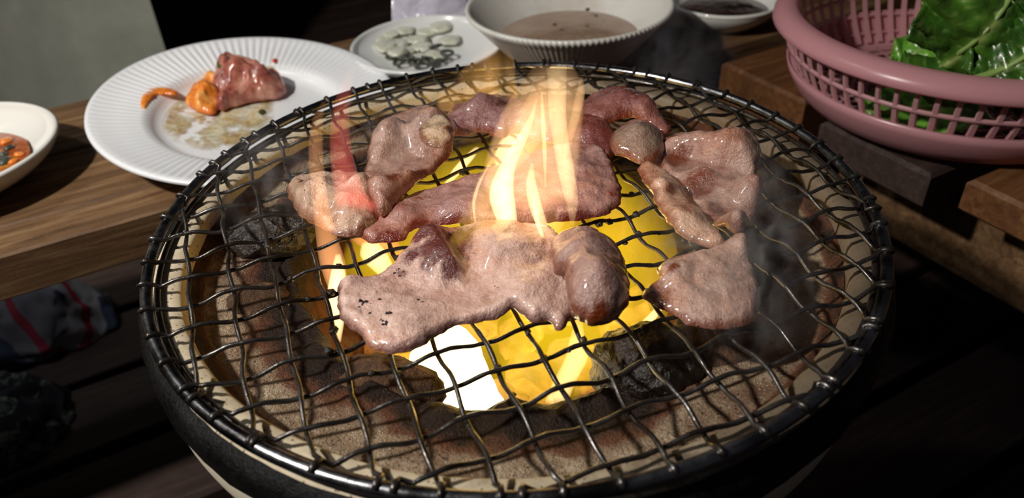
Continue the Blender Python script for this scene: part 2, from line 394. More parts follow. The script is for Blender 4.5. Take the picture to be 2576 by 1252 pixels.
# ================================================================== SETTING
plank_ro = random.Random(3)
floor = obj('floor', *box(-1.6, 2.0, -1.0, 2.6, -0.36, -0.325, 0.001), simple('floor_shadow_gap', (0.01, 0.008, 0.007), 0.9), smooth=False)
floor['kind'] = 'structure'
ROOT[floor] = (np.array(floor.location), 0.0)
def rot_e(V):
    V = np.asarray(V, float); return np.c_[V[:, 0] * E1[0] + V[:, 1] * E2[0], V[:, 0] * E1[1] + V[:, 1] * E2[1], V[:, 2]]
def plank(name, x0, x1, y0, y1, z0, z1, mat, parent, bev=0.0012, rnd=0.0):
    """board whose long axis follows the table; object is turned so that its grain does too"""
    V, F = box(x0, x1, y0, y1, z0, z1, bev); c = np.array([(x0 + x1) / 2, (y0 + y1) / 2, z0])
    me = mesh(name, np.asarray(V) - c, F, mat, False); o = bpy.data.objects.new(name, me); COL.objects.link(o); o.parent = parent
    wl = np.array([*(E1 * c[0] + E2 * c[1]), c[2]]) - np.array(parent.location)
    o.location = wl; o.rotation_euler = (0, 0, TROT + rnd); ROOT[o] = (wl + np.array(parent.location), TROT); return o
for k in range(-7, 16):
    y = 0.281 + 0.0885 * k
    plank('floor_board', -1.3, 1.7, y + 0.006, y + 0.0825, -0.325, -0.30 + plank_ro.uniform(-.001, .001), M_deck, floor)
wl = obj('wall_left', *((lambda V, F: (rot_e(V), F))(*box(-2.2, -0.062, 0.70, 0.76, -0.30, 0.9, 0.004))), M_plaster, smooth=False); wl['kind'] = 'structure'
wb = obj('wall_back', *((lambda V, F: (rot_e(V), F))(*box(-1.6, 2.6, 1.55, 1.60, -0.36, 1.5, 0.004))), M_black, smooth=False); wb['kind'] = 'structure'

# ------------------------------------------------------------------ table
table = empty('wooden_table', (0, 0.0, -0.30), label='weathered brown plank table around the charcoal grill, carrying the dishes', cat='table')
TB = -0.086
for (a, b, e0, e1_, m) in [(-1.0, 1.0, .182, .2125, M_wood), (-1.0, 1.0, .2135, .286, M_wood), (-1.0, 1.0, .289, .365, M_wood)]:
    plank('plank', a, b, e0, e1_, TB, TZ - (0.0 if e0 < .3 else .001), m, table)
plank('plank', .46, 1.1, .368, .48, TB, TZ - .001, M_wood2, table)
plank('plank', .258, 1.0, .085, .163, TB - .02, TZ, M_wood2, table, 0.0022)
plank('plank', .252, 1.0, -.012, .066, TB, TZ - .004, M_deck, table, 0.0022)  # dark wood paints the basket's shadow onto this plank
plank('plank', .258, 1.0, -.115, -.028, TB + .006, TZ, M_wood2, table, 0.0022)
plank('plank', .258, 1.0, -.215, -.122, TB + .006, TZ, M_wood, table, 0.0022)
plank('beam', .31, .36, -.25, .30, TB - .07, TB - .021, M_wood, table)
plank('beam', -.9, 1.0, .330, .355, TB - .022, TB - .001, M_deck, table)
for (x, y, lt) in ((-.86, .26, TB - .001), (.9, .26, TB - .001), (.335, -.2, TB - .071)):
    plank('leg', x - .025, x + .025, y - .025, y + .025, -.30, lt, M_deck, table)

# ================================================================== BRAZIER
def hole_r(a):
    x = [(-180, .089), (-167, .0846), (-147, .0845), (-131, .084), (-121, .088), (-103, .0862), (-93, .0810), (-83, .0855), (-74, .0845), (-55, .080), (-40, .074), (-17, .073), (4, .068), (29, .074), (58, .088), (90, .094), (120, .094), (150, .092), (180, .089)]
    return float(np.interp(math.degrees(math.atan2(math.sin(a), math.cos(a))), [p[0] for p in x], [p[1] for p in x]))
braz = empty('charcoal_brazier', (0, 0, -0.295), label='round clay charcoal brazier with black band and sooty bowl, under the wire grill', cat='brazier')
nA, prof = 260, None
V = []; F = []; soot_shade = []
ts = [0, .06, .14, .2, .28, .36, .44, .52, .6, .67, .74, .8, .85, .9, .95, 1.0]
rows = len(ts) + 8
for i in range(nA):
    a = 2 * PI * i / nA; ca, sa = math.cos(a), math.sin(a)
    hr = hole_r(a) * (1 + .05 * fbm((ca, sa, 0), 2.2, 4, 5))
    for t in ts:
        r = .1225 + (hr - .1225) * t
        z = -.0110 - .0055 * sstep(0, .12, t) - .0060 * t
        n = fbm((r * ca, r * sa, 0), 70, 5, 2); k = sstep(.45, 1.0, t)
        z += n * (.0006 + .0042 * k) + .0022 * math.exp(-((t - .93) / .09) ** 2)
        rr = r + n * .002 * k
        V.append((rr * ca, rr * sa, z)); s = (.75 if t < .1 else 0) + sstep(.25, .85, t + .26 * fbm((r * ca, r * sa, 4), 18, 4, 3))  # outermost wall darkened to paint the rim's shadow band; real soot nearer the mouth
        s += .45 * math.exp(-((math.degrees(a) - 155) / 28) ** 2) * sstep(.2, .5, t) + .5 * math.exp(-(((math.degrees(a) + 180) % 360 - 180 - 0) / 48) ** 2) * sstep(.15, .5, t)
        soot_shade.append(float(min(s, 1.1)))
    for k in range(8):
        q = (k + 1) / 8; r = hr - .012 * q - .01 * q * q; z = -.0240 - .070 * q ** .8
        n = fbm((r * ca, r * sa, z), 80, 4, 2); V.append(((r + n * .003) * ca, (r + n * .003) * sa, z)); soot_shade.append(float(max(.45, .9 - q)))
for i in range(nA):
    j = (i + 1) % nA
    for k in range(rows - 1): F.append((i * rows + k, i * rows + k + 1, j * rows + k + 1, j * rows + k))
V.append((0, 0, -.098)); soot_shade.append(.6); c0 = len(V) - 1
for i in range(nA): F.append((i * rows + rows - 1, c0, ((i + 1) % nA) * rows + rows - 1))
obj('fire_bowl', V, F, M_clay, braz, attrs=dict(soot_shade=soot_shade), label='sand coloured clay bowl wall burnt brown and black at its mouth')
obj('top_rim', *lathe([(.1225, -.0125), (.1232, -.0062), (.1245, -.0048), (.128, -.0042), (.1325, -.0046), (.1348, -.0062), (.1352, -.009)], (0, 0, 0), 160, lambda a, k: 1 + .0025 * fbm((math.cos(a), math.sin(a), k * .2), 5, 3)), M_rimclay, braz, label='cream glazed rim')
obj('metal_band', *lathe([(.1346, -.0058), (.1362, -.0066), (.1385, -.009), (.1392, -.013), (.1390, -.019), (.1372, -.0205)], (0, 0, 0), 200, lambda a, k: 1 + .004 * fbm((math.cos(a), math.sin(a), k * .15), 14, 4)), M_band, braz, label='thick black tarred band')
obj('cream_band', *lathe([(.1372, -.0205), (.1374, -.022), (.1366, -.031), (.1350, -.0385), (.1325, -.0392)], (-.0008, 0, 0), 160), M_cream, braz, label='narrow cream band below the black one')
obj('body', *lathe([(.1322, -.0390), (.1300, -.0420), (.124, -.07), (.115, -.14), (.105, -.22), (.108, -.285), (.110, -.295), (.06, -.295)], (0, 0, 0), 96), M_band, braz)

# embers and coals --------------------------------------------------------
fuel = random.Random(11)
n = 0
for q in range(46):
    a = fuel.uniform(0, 2 * PI); r = math.sqrt(fuel.random()) * .068; x, y = r * math.cos(a) - .004, r * math.sin(a) + .012
    rad = fuel.uniform(.008, .0125)
    obj('ember', *blob((x, y, -.083 + fuel.uniform(-.004, .012) + (.004 if q > 30 else 0)), rad, q * 3.1, .3, 1.4, 3, (1.25, 1, .8), a), M_ember,
        label='glowing orange ember in the fire bowl under the grill', cat='ember', group='embers heaped in the fire bowl')
hot = empty('burning_charcoal', tuple(un(1160, 940, -.060)), label='white-hot charcoal stick under the front slice of meat', cat='charcoal')
q4 = [un(u, v, -.046)[:2] for u, v in ((1010, 850), (1185, 785), (1283, 1010), (1112, 1050))]
q4 = np.array(q4); cen = q4.mean(0)
Vh = []; nseg = 10
for k in range(nseg + 1):
    t = k / nseg; A = q4[0] * (1 - t) + q4[3] * t; B = q4[1] * (1 - t) + q4[2] * t
    for s in range(8):
        an = 2 * PI * s / 8; m = (A + B) / 2 + (B - A) / 2 * math.cos(an) * (1.0 if k not in (0, nseg) else .85)
        z = -.056 + math.sin(an) * .010 * (1.0 if k not in (0, nseg) else .8); f_ = fbm((*m, z), 200, 3) * .0008; Vh.append((m[0] + f_, m[1] + f_, z + f_))
Fh = [(k * 8 + s, k * 8 + (s + 1) % 8, k * 8 + 8 + (s + 1) % 8, k * 8 + 8 + s) for k in range(nseg) for s in range(8)] + [tuple(range(7, -1, -1)), tuple(nseg * 8 + s for s in range(8))]
obj('glowing_core', Vh, Fh, M_whitehot, hot)
def coal(u, v, z, r, seed, sq, rz, mat, label, amp=.12):
    c = un(u, v, z); return obj('charcoal_lump', *blob(c, r, seed, amp, 1.5, 4, sq, rz, .05), mat, label=label, cat='charcoal')
coal(685, 585, -.017, .0150, 3, (1.2, 1, .6), .3, M_char, 'glossy black charcoal lump at the left edge of the fire bowl')
coal(1632, 935, -.025, .0185, 8, (1.0, .85, .92), -.2, M_char, 'domed black charcoal lump at the front right of the fire')
coal(1560, 990, -.032, .010, 9, (.8, 1, .9), .2, M_crust, 'brown ashy lump beside the domed black charcoal')
coal(965, 975, -.028, .0160, 14, (1.3, .8, .62), -.25, M_crust, 'crusty brown ash lump at the front left of the fire')
coal(1800, 880, -.024, .0165, 19, (1.25, .8, .5), .1, M_crust, 'low brown ash mound right of the domed black charcoal')
coal(640, 770, -.023, .011, 23, (1.3, 1, .5), .6, M_crust, 'flat reddish brown ash crust at the left under the grill')

# ================================================================== GRILL NET
CELL = .014; TH = math.radians(19.0425); OX, OY = 5.52429, -1.85405; ASP = 1.015
ct, st = math.cos(TH), math.sin(TH)
def gridpt(i, j):   # i: wires running away from the viewer, j: across
    x = (i - OX) * CELL; y = -(j * ASP - OY) * CELL; return np.array([x * ct - y * st, x * st + y * ct])
RING = .1338
net = empty('grill_net', (0, 0, 0), label='round crimped steel wire grill net on the brazier, under the meat', cat='grill')
obj('rim', *ring((0, 0, 0), RING, .0021, 220, 12, .0003), M_rim, net, label='thick shiny round rim of the net')
obj('under_ring', *ring((0, 0, -.0028), RING - .0032, .0011, 200, 8), M_steel, net)
def wire(kind, k):
    best = []
    # param range where the wire is inside the ring
    ss = np.linspace(-20, 20, 8001)
    P = np.array([gridpt(k, s) if kind == 0 else gridpt(s, k) for s in ss]); ok = np.hypot(P[:, 0], P[:, 1]) < RING - .0005
    if ok.sum() < 40: return
    s0, s1 = ss[ok][0], ss[ok][-1]; m = max(8, int((s1 - s0) * 10)); s = np.linspace(s0, s1, m)
    ph = (k + (0 if kind == 0 else 1))
    wv = np.cos(PI * (s + ph)); wv = np.clip(wv * 1.35, -1, 1); z = .00105 * wv
    jr = random.Random(k * 7 + kind); sgn = jr.uniform(-.0003, .0003)
    lat = .00042 * np.sin(PI * s * 1.0 + k) + sgn
    Q = []
    for a, zz, la in zip(s, z, lat):
        p = gridpt(k + la / CELL, a) if kind == 0 else gridpt(a, k + la / CELL); Q.append((p[0], p[1], zz + .0004 * fbm((p[0], p[1], k), 60, 2)))
    Q = np.array(Q); d0 = Q[0] - Q[2]; d0[2] = 0; d0 /= np.linalg.norm(d0); d1 = Q[-1] - Q[-3]; d1[2] = 0; d1 /= np.linalg.norm(d1)
    def weld(p):
        r = np.array([p[0], p[1], 0]) / np.hypot(p[0], p[1]); o = []
        for dr_, zz in ((-.0030, .0008), (-.0012, .0019), (.0006, .0023), (.0020, .0016)): o.append(r * (RING + dr_) + np.array([0, 0, zz]))
        return o
    Q = np.array(list(reversed(weld(Q[0]))) + list(Q[3:-3]) + weld(Q[-1]))
    rad = np.array([.00078 * (1 + .16 * max(-.6, fbm(tuple(p * 1.0), 300, 3, k))) for p in Q]); rad[[0, 1, 2, -3, -2, -1]] *= (1.0, 1.5, 1.35, 1.35, 1.5, 1.0)
    obj('wire', *tube(Q, rad, 7), M_steel, net)
for k in range(-4, 15): wire(0, k)
for k in range(-11, 8): wire(1, k)
# burnt drips stuck to the wires over the fire
drips = []
dr = random.Random(5)
for q in range(150):
    i, j = dr.uniform(-1, 10), dr.uniform(-6, 5)
    if dr.random() < .5: i = round(i)
    else: j = round(j)
    p = gridpt(i, j)
    if np.hypot(*p) < .1: drips.append(blob((p[0], p[1], dr.uniform(-.0006, .0006)), dr.uniform(.0009, .0019), q, .5, 1.5, 1, (1, 1, .7)))
obj('burnt_residue', *join(drips), M_char, net, kind='stuff')

# ================================================================== MEAT
MZ = .0022
def meat(outline, label, z=0.0, thick=.0038, pale=PALE, dark=PINK, amount=.5, seed=0.0, bumps=(), brown=(0.16, .045, .025), name='pork_slice', **k):
    V, F, A = slab(outline, MZ + z, thick, bumps=bumps, seed=seed, **k)
    return obj(name, V, F, mat_meat('grilled_pork', pale, dark, brown, amount, seed), attrs=A, label=label, cat='meat', group='pork slices on the grill')
def ridge(a, b, h, wl_, wr_, z=MZ):
    A_ = un(*a, z)[:2]; B_ = un(*b, z)[:2]; D_ = B_ - A_; L_ = np.linalg.norm(D_); D_ = D_ / L_; N_ = np.array([-D_[1], D_[0]])
    def f(P):
        q = P - A_; t = q @ D_ / L_; d = q @ N_; wd = np.where(d > 0, wl_, wr_); return h * np.exp(-(d / wd) ** 2) * np.exp(-np.clip(np.abs(t - .5) - .35, 0, None) ** 2 / .06)
    return f
# big slice at the front (left lobe and body)
meat([(850, 722), (882, 700), (925, 699), (962, 682), (1000, 650), (1035, 620), (1062, 585), (1110, 572), (1170, 572), (1260, 570), (1345, 568), (1400, 585), (1440, 640), (1450, 720), (1440, 790), (1408, 828), (1378, 806), (1345, 812), (1312, 795), (1288, 778), (1250, 800), (1160, 815), (1105, 840), (1065, 868), (1020, 885), (965, 888), (925, 868), (903, 842), (868, 820), (852, 780)],
     'large pale pork slice at the front of the grill, burnt specks on its left lobe', seed=1.3, pale=(.80, .60, .53), dark=(.60, .39, .33), zf=ridge((1150, 715), (1092, 610), .0060, .009, .0030), stains=[(1115, 655, .0085, 1.1), (1130, 610, .0085, 1.1), (1075, 610, .006, .9), (1040, 655, .004, .8), (1135, 690, .005, .8), (1010, 690, .003, .5), (1280, 610, .003, .5)], brown=(.10, .026, .024),  # large dark spots paint the shaded hollow right of the fold
     bumps=[(930, 800, .016, .0022), (1270, 630, .012, .007), (1340, 740, .012, .003), (1060, 790, .012, .0015), (1200, 610, .006, .003)], thick=.0036, rough=.0007)
# burnt specks on the left lobe belong to it
# bulging rolled piece at right front
meat([(1385, 640), (1395, 600), (1430, 578), (1490, 578), (1535, 600), (1565, 645), (1582, 700), (1580, 745), (1560, 790), (1520, 815), (1480, 815), (1440, 790), (1425, 745), (1420, 700), (1395, 680)],
     'bulging rolled-up pork piece right of the large front slice', z=.0052, thick=.006, edge=.011, seed=5.1, pale=(.46, .32, .28), dark=(.33, .20, .18), amount=.35, zf=ridge((1560, 640), (1420, 690), -.0022, .0025, .0025), bumps=[(1500, 740, .011, .0095), (1465, 640, .012, .0075), (1440, 700, .005, .002)], stains=[(1510, 812, .005, .9), (1570, 740, .003, .5), (1405, 720, .003, .6)], under=.25, rough=.0006)
# long middle slice behind it
meat([(905, 585), (930, 560), (968, 528), (1010, 500), (1070, 476), (1140, 462), (1200, 440), (1262, 412), (1330, 385), (1400, 366), (1450, 362), (1505, 374), (1532, 400), (1545, 440), (1563, 478), (1560, 512), (1528, 538), (1470, 550), (1400, 556), (1330, 562), (1250, 566), (1165, 565), (1108, 562), (1050, 575), (1012, 600), (962, 606), (925, 604)],
     'long mauve pork slice across the middle, behind the large front slice', seed=2.2, pale=(.48, .32, .29), dark=(.30, .165, .155), amount=.6, brown=(.15, .03, .022), bumps=[(1440, 450, .018, .005), (1180, 515, .010, .004), (1020, 540, .008, .003), (1330, 470, .008, .003)], stains=[(1060, 570, .005, .9), (1120, 562, .005, .9), (980, 600, .006, .8), (1550, 490, .005, .5), (1450, 550, .006, .5), (1060, 500, .003, .5)], thick=.0036, rough=.0008)
# left pale piece
meat([(722, 478), (735, 448), (790, 436), (850, 432), (905, 440), (935, 470), (955, 520), (948, 560), (905, 585), (858, 590), (812, 572), (765, 548), (738, 518)],
     'crumpled pale pork piece at the left end of the slices, behind the orange flame', seed=3.3, pale=(.64, .52, .43), dark=(.44, .29, .22), amount=.5, z=.0012, bumps=[(790, 490, .008, .006), (880, 525, .007, .005), (850, 455, .005, .004), (745, 470, .004, .003), (920, 480, .005, .005)], stains=[(770, 480, .002, .8), (900, 470, .005, .5)], thick=.0036, rough=.0012)
# folded slice upper left
meat([(918, 420), (935, 370), (955, 325), (990, 292), (1040, 270), (1090, 268), (1130, 290), (1150, 318), (1146, 350), (1132, 388), (1098, 420), (1060, 455), (1015, 492), (975, 532), (948, 535), (930, 500), (912, 460)],
     'tall folded pork slice with a pale fatty hump, left of the yellow gap', seed=4.4, z=.004, pale=(.52, .37, .31), dark=(.33, .19, .16), amount=.6, zf=ridge((1055, 300), (1010, 480), -.005, .0045, .0055), bumps=[(1100, 345, .009, .010), (1000, 350, .012, .012), (960, 480, .007, .006), (1020, 450, .007, .004)], stains=[(1140, 350, .004, .9), (1120, 400, .005, .7), (990, 470, .004, .7), (1060, 440, .004, .5)], thick=.0038, edge=.005, under=.6, rough=.0010)
meat([(1055, 318), (1085, 296), (1125, 300), (1142, 330), (1128, 362), (1088, 368), (1058, 350)], 'small glistening pale fat curl on top of the tall folded slice', seed=4.9, z=.018, pale=(.72, .58, .44), dark=(.54, .36, .25), amount=.6, rough=.0010, stains=[(1138, 330, .003, .9)], thick=.003, edge=.004, bumps=[(1095, 335, .006, .003)])
# upper centre slice
meat([(1118, 300), (1140, 268), (1190, 252), (1250, 252), (1310, 262), (1375, 280), (1420, 300), (1440, 330), (1410, 352), (1350, 350), (1300, 338), (1262, 345), (1215, 332), (1160, 338), (1128, 330)],
     'mauve pork slice at the back centre, half behind the tall flames', seed=6.2, z=.001, pale=(.36, .22, .21), dark=(.22, .115, .115), amount=.6, bumps=[(1210, 285, .010, .007), (1330, 305, .010, .006), (1270, 310, .005, .003)], thick=.004, rough=.0010)
meat([(1425, 340), (1440, 305), (1480, 292), (1525, 305), (1550, 340), (1552, 372), (1532, 392), (1498, 382), (1455, 362)],
     'dark red charred pork scrap just right of the tall flames', seed=7.7, z=.0012, pale=(.26, .12, .11), dark=(.13, .045, .045), amount=.9, bumps=[(1490, 335, .008, .004)], rough=.0009)
meat([(1462, 262), (1490, 236), (1545, 224), (1600, 226), (1636, 246), (1652, 280), (1690, 318), (1670, 330), (1628, 312), (1590, 300), (1540, 306), (1500, 322), (1470, 300)],
     'reddish pork slice with glossy beads, farthest back on the right', seed=8.4, z=.001, pale=(.36, .19, .17), dark=(.20, .085, .08), amount=.7, bumps=[(1550, 262, .011, .006), (1625, 275, .007, .005)], rough=.0009)
# right folded slice
meat([(1650, 395), (1668, 352), (1715, 338), (1760, 352), (1815, 338), (1868, 342), (1902, 368), (1912, 410), (1902, 455), (1908, 505), (1900, 555), (1878, 600), (1845, 615), (1800, 585), (1765, 545), (1735, 500), (1702, 460), (1665, 430)],
     'big folded pork slice under the smoke on the right, dark fold in its middle', seed=9.1, z=.001, pale=(.50, .35, .30), dark=(.32, .18, .15), amount=.55, zf=ridge((1870, 470), (1690, 420), -.0075, .005, .0035), bumps=[(1835, 392, .012, .012), (1715, 375, .008, .006), (1893, 500, .007, .011), (1850, 590, .008, .009), (1780, 450, .006, .005)], stains=[(1760, 470, .007, .9), (1700, 400, .006, .9), (1800, 540, .007, .6), (1690, 360, .004, .9), (1830, 455, .005, .5)], thick=.0036, rough=.0010)
meat([(1535, 352), (1552, 322), (1588, 304), (1630, 308), (1662, 335), (1672, 372), (1655, 400), (1618, 408), (1580, 395), (1545, 382)],
     'rounded grey pork nub left of the big folded slice', seed=9.8, z=.0035, pale=(.36, .27, .22), dark=(.24, .16, .125), amount=.35, stains=[(1660, 390, .005, .7)], edge=.008, thick=.005, bumps=[(1605, 350, .010, .006)], under=.3)
meat([(1607, 428), (1620, 404), (1650, 408), (1690, 440), (1722, 480), (1752, 520), (1795, 565), (1828, 602), (1800, 618), (1752, 606), (1705, 582), (1672, 545), (1650, 500), (1625, 462)],
     'narrow twisted pork strip in front of the big folded slice', seed=10.5, z=.005, pale=(.66, .46, .36), dark=(.45, .24, .17), amount=.8, stains=[(1690, 480, .003, .8), (1725, 590, .004, .5)], edge=.006, thick=.005, bumps=[(1665, 465, .006, .004), (1720, 540, .008, .003)], under=.4, rough=.0008)
meat([(1838, 600), (1872, 592), (1880, 640), (1893, 678), (1912, 735), (1905, 795), (1862, 822), (1800, 826), (1745, 818), (1700, 795), (1655, 770), (1616, 748), (1620, 726), (1658, 712), (1650, 690), (1672, 662), (1720, 650), (1775, 642), (1812, 625)],
     'ragged pale pork slice at the right front, pointed tip to the left', seed=11.9, pale=(.60, .44, .38), dark=(.42, .27, .23), amount=.5, bumps=[(1790, 720, .014, .004), (1860, 640, .006, .006), (1690, 690, .005, .003)], stains=[(1630, 740, .006, 1.0), (1655, 755, .005, .8), (1690, 700, .003, .6), (1880, 620, .004, .6)], thick=.0034, rough=.0009)
# charred specks: tiny burnt crumbs lying on the front slice
crumbs = []
cr = random.Random(4)
for (u, v, n_) in ((912, 762, 9), (975, 790, 8), (968, 808, 6), (958, 764, 3), (934, 776, 2), (1002, 680, 2), (1056, 752, 1), (1240, 720, 1), (900, 772, 3)):
    for q in range(n_): crumbs.append(blob(un(u + cr.gauss(0, 5), v + cr.gauss(0, 5), MZ + .0058), cr.uniform(.0003, .0007), u + q, .6, 1.6, 1, (1.3, 1, .4), q))
obj('burnt_specks', *join(crumbs), M_char, label='black burnt specks on the left lobe of the large front slice', cat='crumbs', kind='stuff')

# ================================================================== FLAMES
def flame(label, line, y0, col, bright, flat=.6, zfade=None, streak=None, lean=0.0, name='flame', group=None):
    """line: (u, v, width px) along the flame's spine, set in the upright plane y=y0"""
    L = catmull(np.array(line, float), 6, closed=False); P = []; W = []
    for k, (u, v, w_) in enumerate(L):
        y = y0 + lean * k / len(L); a = uy(u - w_ / 2, v, y); b = uy(u + w_ / 2, v, y); P.append((a + b) / 2); W.append(max(np.linalg.norm(b - a) / 2, .0004))
    P = np.array(P); W = np.array(W)
    V = []; F = []; n = 14
    for p, w_ in zip(P, W):
        dep = min(w_ * flat, .012)
        for s in range(n): t = 2 * PI * s / n; V.append((p[0] + w_ * math.cos(t), p[1] + dep * math.sin(t), p[2]))
    for k in range(len(P) - 1):
        for s in range(n): F.append((k * n + s, k * n + (s + 1) % n, (k + 1) * n + (s + 1) % n, (k + 1) * n + s))
    F.append(tuple(reversed(range(n)))); F.append(tuple((len(P) - 1) * n + s for s in range(n)))
    th = 2 * min(W.max() * flat, .012)
    return obj(name, V, F, mat_flame('flame_light', col, bright * 1.1 / th, zfade, streak), label=label, cat='flame', group=group)
Y0 = float(un(1290, 600, 0)[1])
PEACH = (1.0, .55, .24); WARM = (1.0, .70, .34)
flame('brightest narrow flame core over the middle of the long slice', [(1292, 625, 14), (1284, 580, 40), (1268, 525, 62), (1262, 475, 62), (1276, 420, 44), (1306, 360, 34), (1335, 300, 16), (1350, 250, 6)], Y0, WARM, 1.5, .55)
flame('wide curved flame sweeping up from the left of the brightest core', [(1196, 650, 10), (1200, 570, 34), (1215, 500, 60), (1248, 440, 86), (1295, 380, 100), (1335, 320, 100), (1350, 270, 80), (1360, 220, 40), (1365, 190, 12)], Y0 + .004, PEACH, .42, .4)
flame('broad faint flame sheet filling the middle', [(1340, 640, 60), (1340, 540, 190), (1335, 440, 240), (1350, 340, 230), (1370, 260, 200), (1385, 210, 160), (1390, 165, 100)], Y0 + .012, PEACH, .75, .3, zfade=[(0, .1), (.25, .8), (.8, 1.0), (1.0, .3)])
flame('tall straight flame ribbon, the highest on the right', [(1440, 565, 10), (1438, 505, 34), (1424, 430, 44), (1410, 350, 42), (1402, 280, 46), (1402, 220, 50), (1400, 168, 52)], Y0 + .003, WARM, .62, .4, zfade=[(0, .5), (.4, 1), (.8, .9), (1.0, .25)])
flame('thin bright streak at the left of the tall ribbon', [(1372, 470, 4), (1370, 380, 12), (1366, 300, 12), (1362, 230, 5)], Y0 + .006, WARM, .45, .5, name='flame')
flame('thin bright streak low on the left of the fire', [(1196, 560, 3), (1192, 510, 9), (1206, 460, 9), (1230, 415, 4)], Y0 + .001, WARM, .5, .5)
flame('short pale flame right of the brightest core', [(1388, 600, 10), (1362, 560, 30), (1345, 510, 34), (1336, 460, 26), (1338, 410, 8)], Y0 - .003, WARM, .8, .5)
flame('thin curling flame thread down over the front slice', [(1385, 765, 4), (1382, 700, 14), (1376, 650, 8), (1366, 600, 10), (1350, 550, 14), (1342, 500, 6)], Y0 - .012, WARM, .8, .6)
flame('small leaning flame at the right edge of the tall fire', [(1418, 410, 5), (1432, 350, 20), (1448, 290, 26), (1460, 235, 24), (1462, 195, 8)], Y0 + .02, PEACH, .3, .5)
flame('red flame rising on the left over the crumpled pale piece', [(990, 640, 60), (940, 600, 110), (900, 530, 100), (870, 450, 70), (856, 360, 56), (858, 280, 46), (870, 220, 36), (886, 170, 20)], Y0 + .012, (1.0, .17, .13), .75, .4, zfade=[(0, 1), (.3, .8), (.8, .6), (1, .25)])
flame('orange flame, leftmost, rising from the fire bowl edge', [(852, 730, 50), (836, 660, 66), (820, 590, 54), (808, 520, 44), (798, 440, 40), (794, 360, 38), (800, 300, 30), (815, 255, 12)], Y0 + .004, (1.0, .42, .16), .8, .5, zfade=[(0, 1), (.4, .7), (.8, .45), (1, .2)])
flame('hazy golden flame at the back, in front of the onion dish', [(1190, 360, 60), (1200, 310, 160), (1200, 250, 210), (1215, 200, 170), (1240, 150, 110), (1245, 105, 50)], .085, (1.0, .50, .13), .55, .3, zfade=[(0, .2), (.3, 1), (.8, .8), (1, .1)], streak=(60, .34, .25))
flame('yellow flame haze over the front slice', [(1190, 800, 60), (1205, 730, 150), (1215, 650, 190), (1215, 570, 150), (1230, 500, 90), (1250, 440, 30)], Y0 - .010, (.85, .58, .04), .26, .25)
flame('orange haze between the thin flame thread and the rolled piece', [(1380, 840, 40), (1370, 780, 130), (1350, 700, 160), (1350, 620, 150), (1350, 540, 110), (1350, 480, 40)], Y0 - .012, (1.0, .52, .16), .20, .25)
flame('pale flame lick under the right of the front slice', [(1400, 1010, 60), (1420, 960, 60), (1450, 900, 60), (1452, 850, 40), (1458, 800, 14)], -.050, WARM, .7, .5)
flame('bright slanting flame beside the domed black charcoal', [(1530, 930, 20), (1570, 880, 30), (1610, 830, 34), (1650, 785, 26), (1680, 740, 10)], -.035, WARM, 1.2, .5)
flame('white flame under the left tip of the front slice', [(850, 860, 16), (848, 800, 40), (846, 740, 48), (850, 690, 40), (850, 640, 14)], -.022, WARM, 1.6, .5)
flame('bright flame under the gap between long slice and front slice', [(980, 700, 30), (960, 670, 60), (940, 640, 70), (930, 610, 40)], -.002, WARM, 1.3, .5)
flame('small white flame low in the yellow gap at the back', [(1120, 470, 14), (1150, 430, 30), (1180, 395, 30), (1200, 370, 12)], .05, WARM, 1.2, .5)
flame('short white flame behind the brightest core', [(1255, 420, 20), (1270, 380, 50), (1290, 350, 60), (1300, 335, 30)], .062, WARM, 1.0, .5)
# fire filling the bowl mouth
def fire(label, cx, cy, rx, ry, z0, z1, col, bright, sc, thr):
    V = []; F = []; n = 28; zs = np.linspace(0, 1, 9)
    for t in zs:
        k = math.sqrt(max(.02, 1 - (2 * abs(t - .4)) ** 3 * .5)) * (1 - .25 * t)
        for s in range(n):
            a = 2 * PI * s / n; kk = float(np.interp(t, [0, .2, .45, .65, .82, 1.0], [.62, .80, 1.0, 1.08, 1.0, .72])); V.append((cx + rx * kk * math.cos(a), cy + ry * kk * math.sin(a), z0 + (z1 - z0) * t))
    for k in range(len(zs) - 1):
        for s in range(n): F.append((k * n + s, k * n + (s + 1) % n, (k + 1) * n + (s + 1) % n, (k + 1) * n + s))
    F.append(tuple(reversed(range(n)))); F.append(tuple((len(zs) - 1) * n + s for s in range(n)))
    return obj('fire', V, F, mat_flame('fire_light', col, bright / (z1 - z0), [(0, .5), (.5, 1), (.85, .9), (1, .3)], (sc, thr, .4)), label=label, cat='flame')
fire('yellow fire filling the bowl under the meat', -.002, .010, .066, .072, -.080, -.004, (1.0, .66, .014), .80, 42, .30)

# ================================================================== SMOKE
def smoke(label, c, rad, rz, dens, seed, sc=45, lo=.46):
    V, F = blob(c, 1.0, 0, 0, 1, 3, rad, 0); c_ = np.array(c)
    t = NT('smoke', True); n = t.noise(t.co('Object', (1, 1, .6), (seed, 0, 0)), sc, 4, 0.62, 1.8)
    gr = t.add('ShaderNodeTexGradient', gradient_type='SPHERICAL'); t.set(gr.inputs[0], t.co('Generated', (2, 2, 2), (-1, -1, -1)))
    d = t.math('MULTIPLY', t.math('MULTIPLY', t.ramp(n, [(lo, 0.0), (lo + .2, 1.0)]), t.ramp(gr.outputs[1], [(0.0, 0.0), (.6, 1.0)])), dens)
    s = t.add('ShaderNodeVolumeScatter'); s.inputs[0].default_value = (.88, .88, .95, 1); t.set(s.inputs['Density'], d); s.inputs['Anisotropy'].default_value = .2
    t.t.links.new(s.outputs[0], t.out.inputs['Volume'])
    o = obj('smoke', V, F, t.m, label=label, cat='smoke', kind='stuff'); o.rotation_euler = (0, 0, rz); return o
smoke('thin grey smoke drifting over the meat on the right', tuple(un(1830, 590, .026)), (.032, .060, .020), -.2, 60, 2.0, 70, .52)
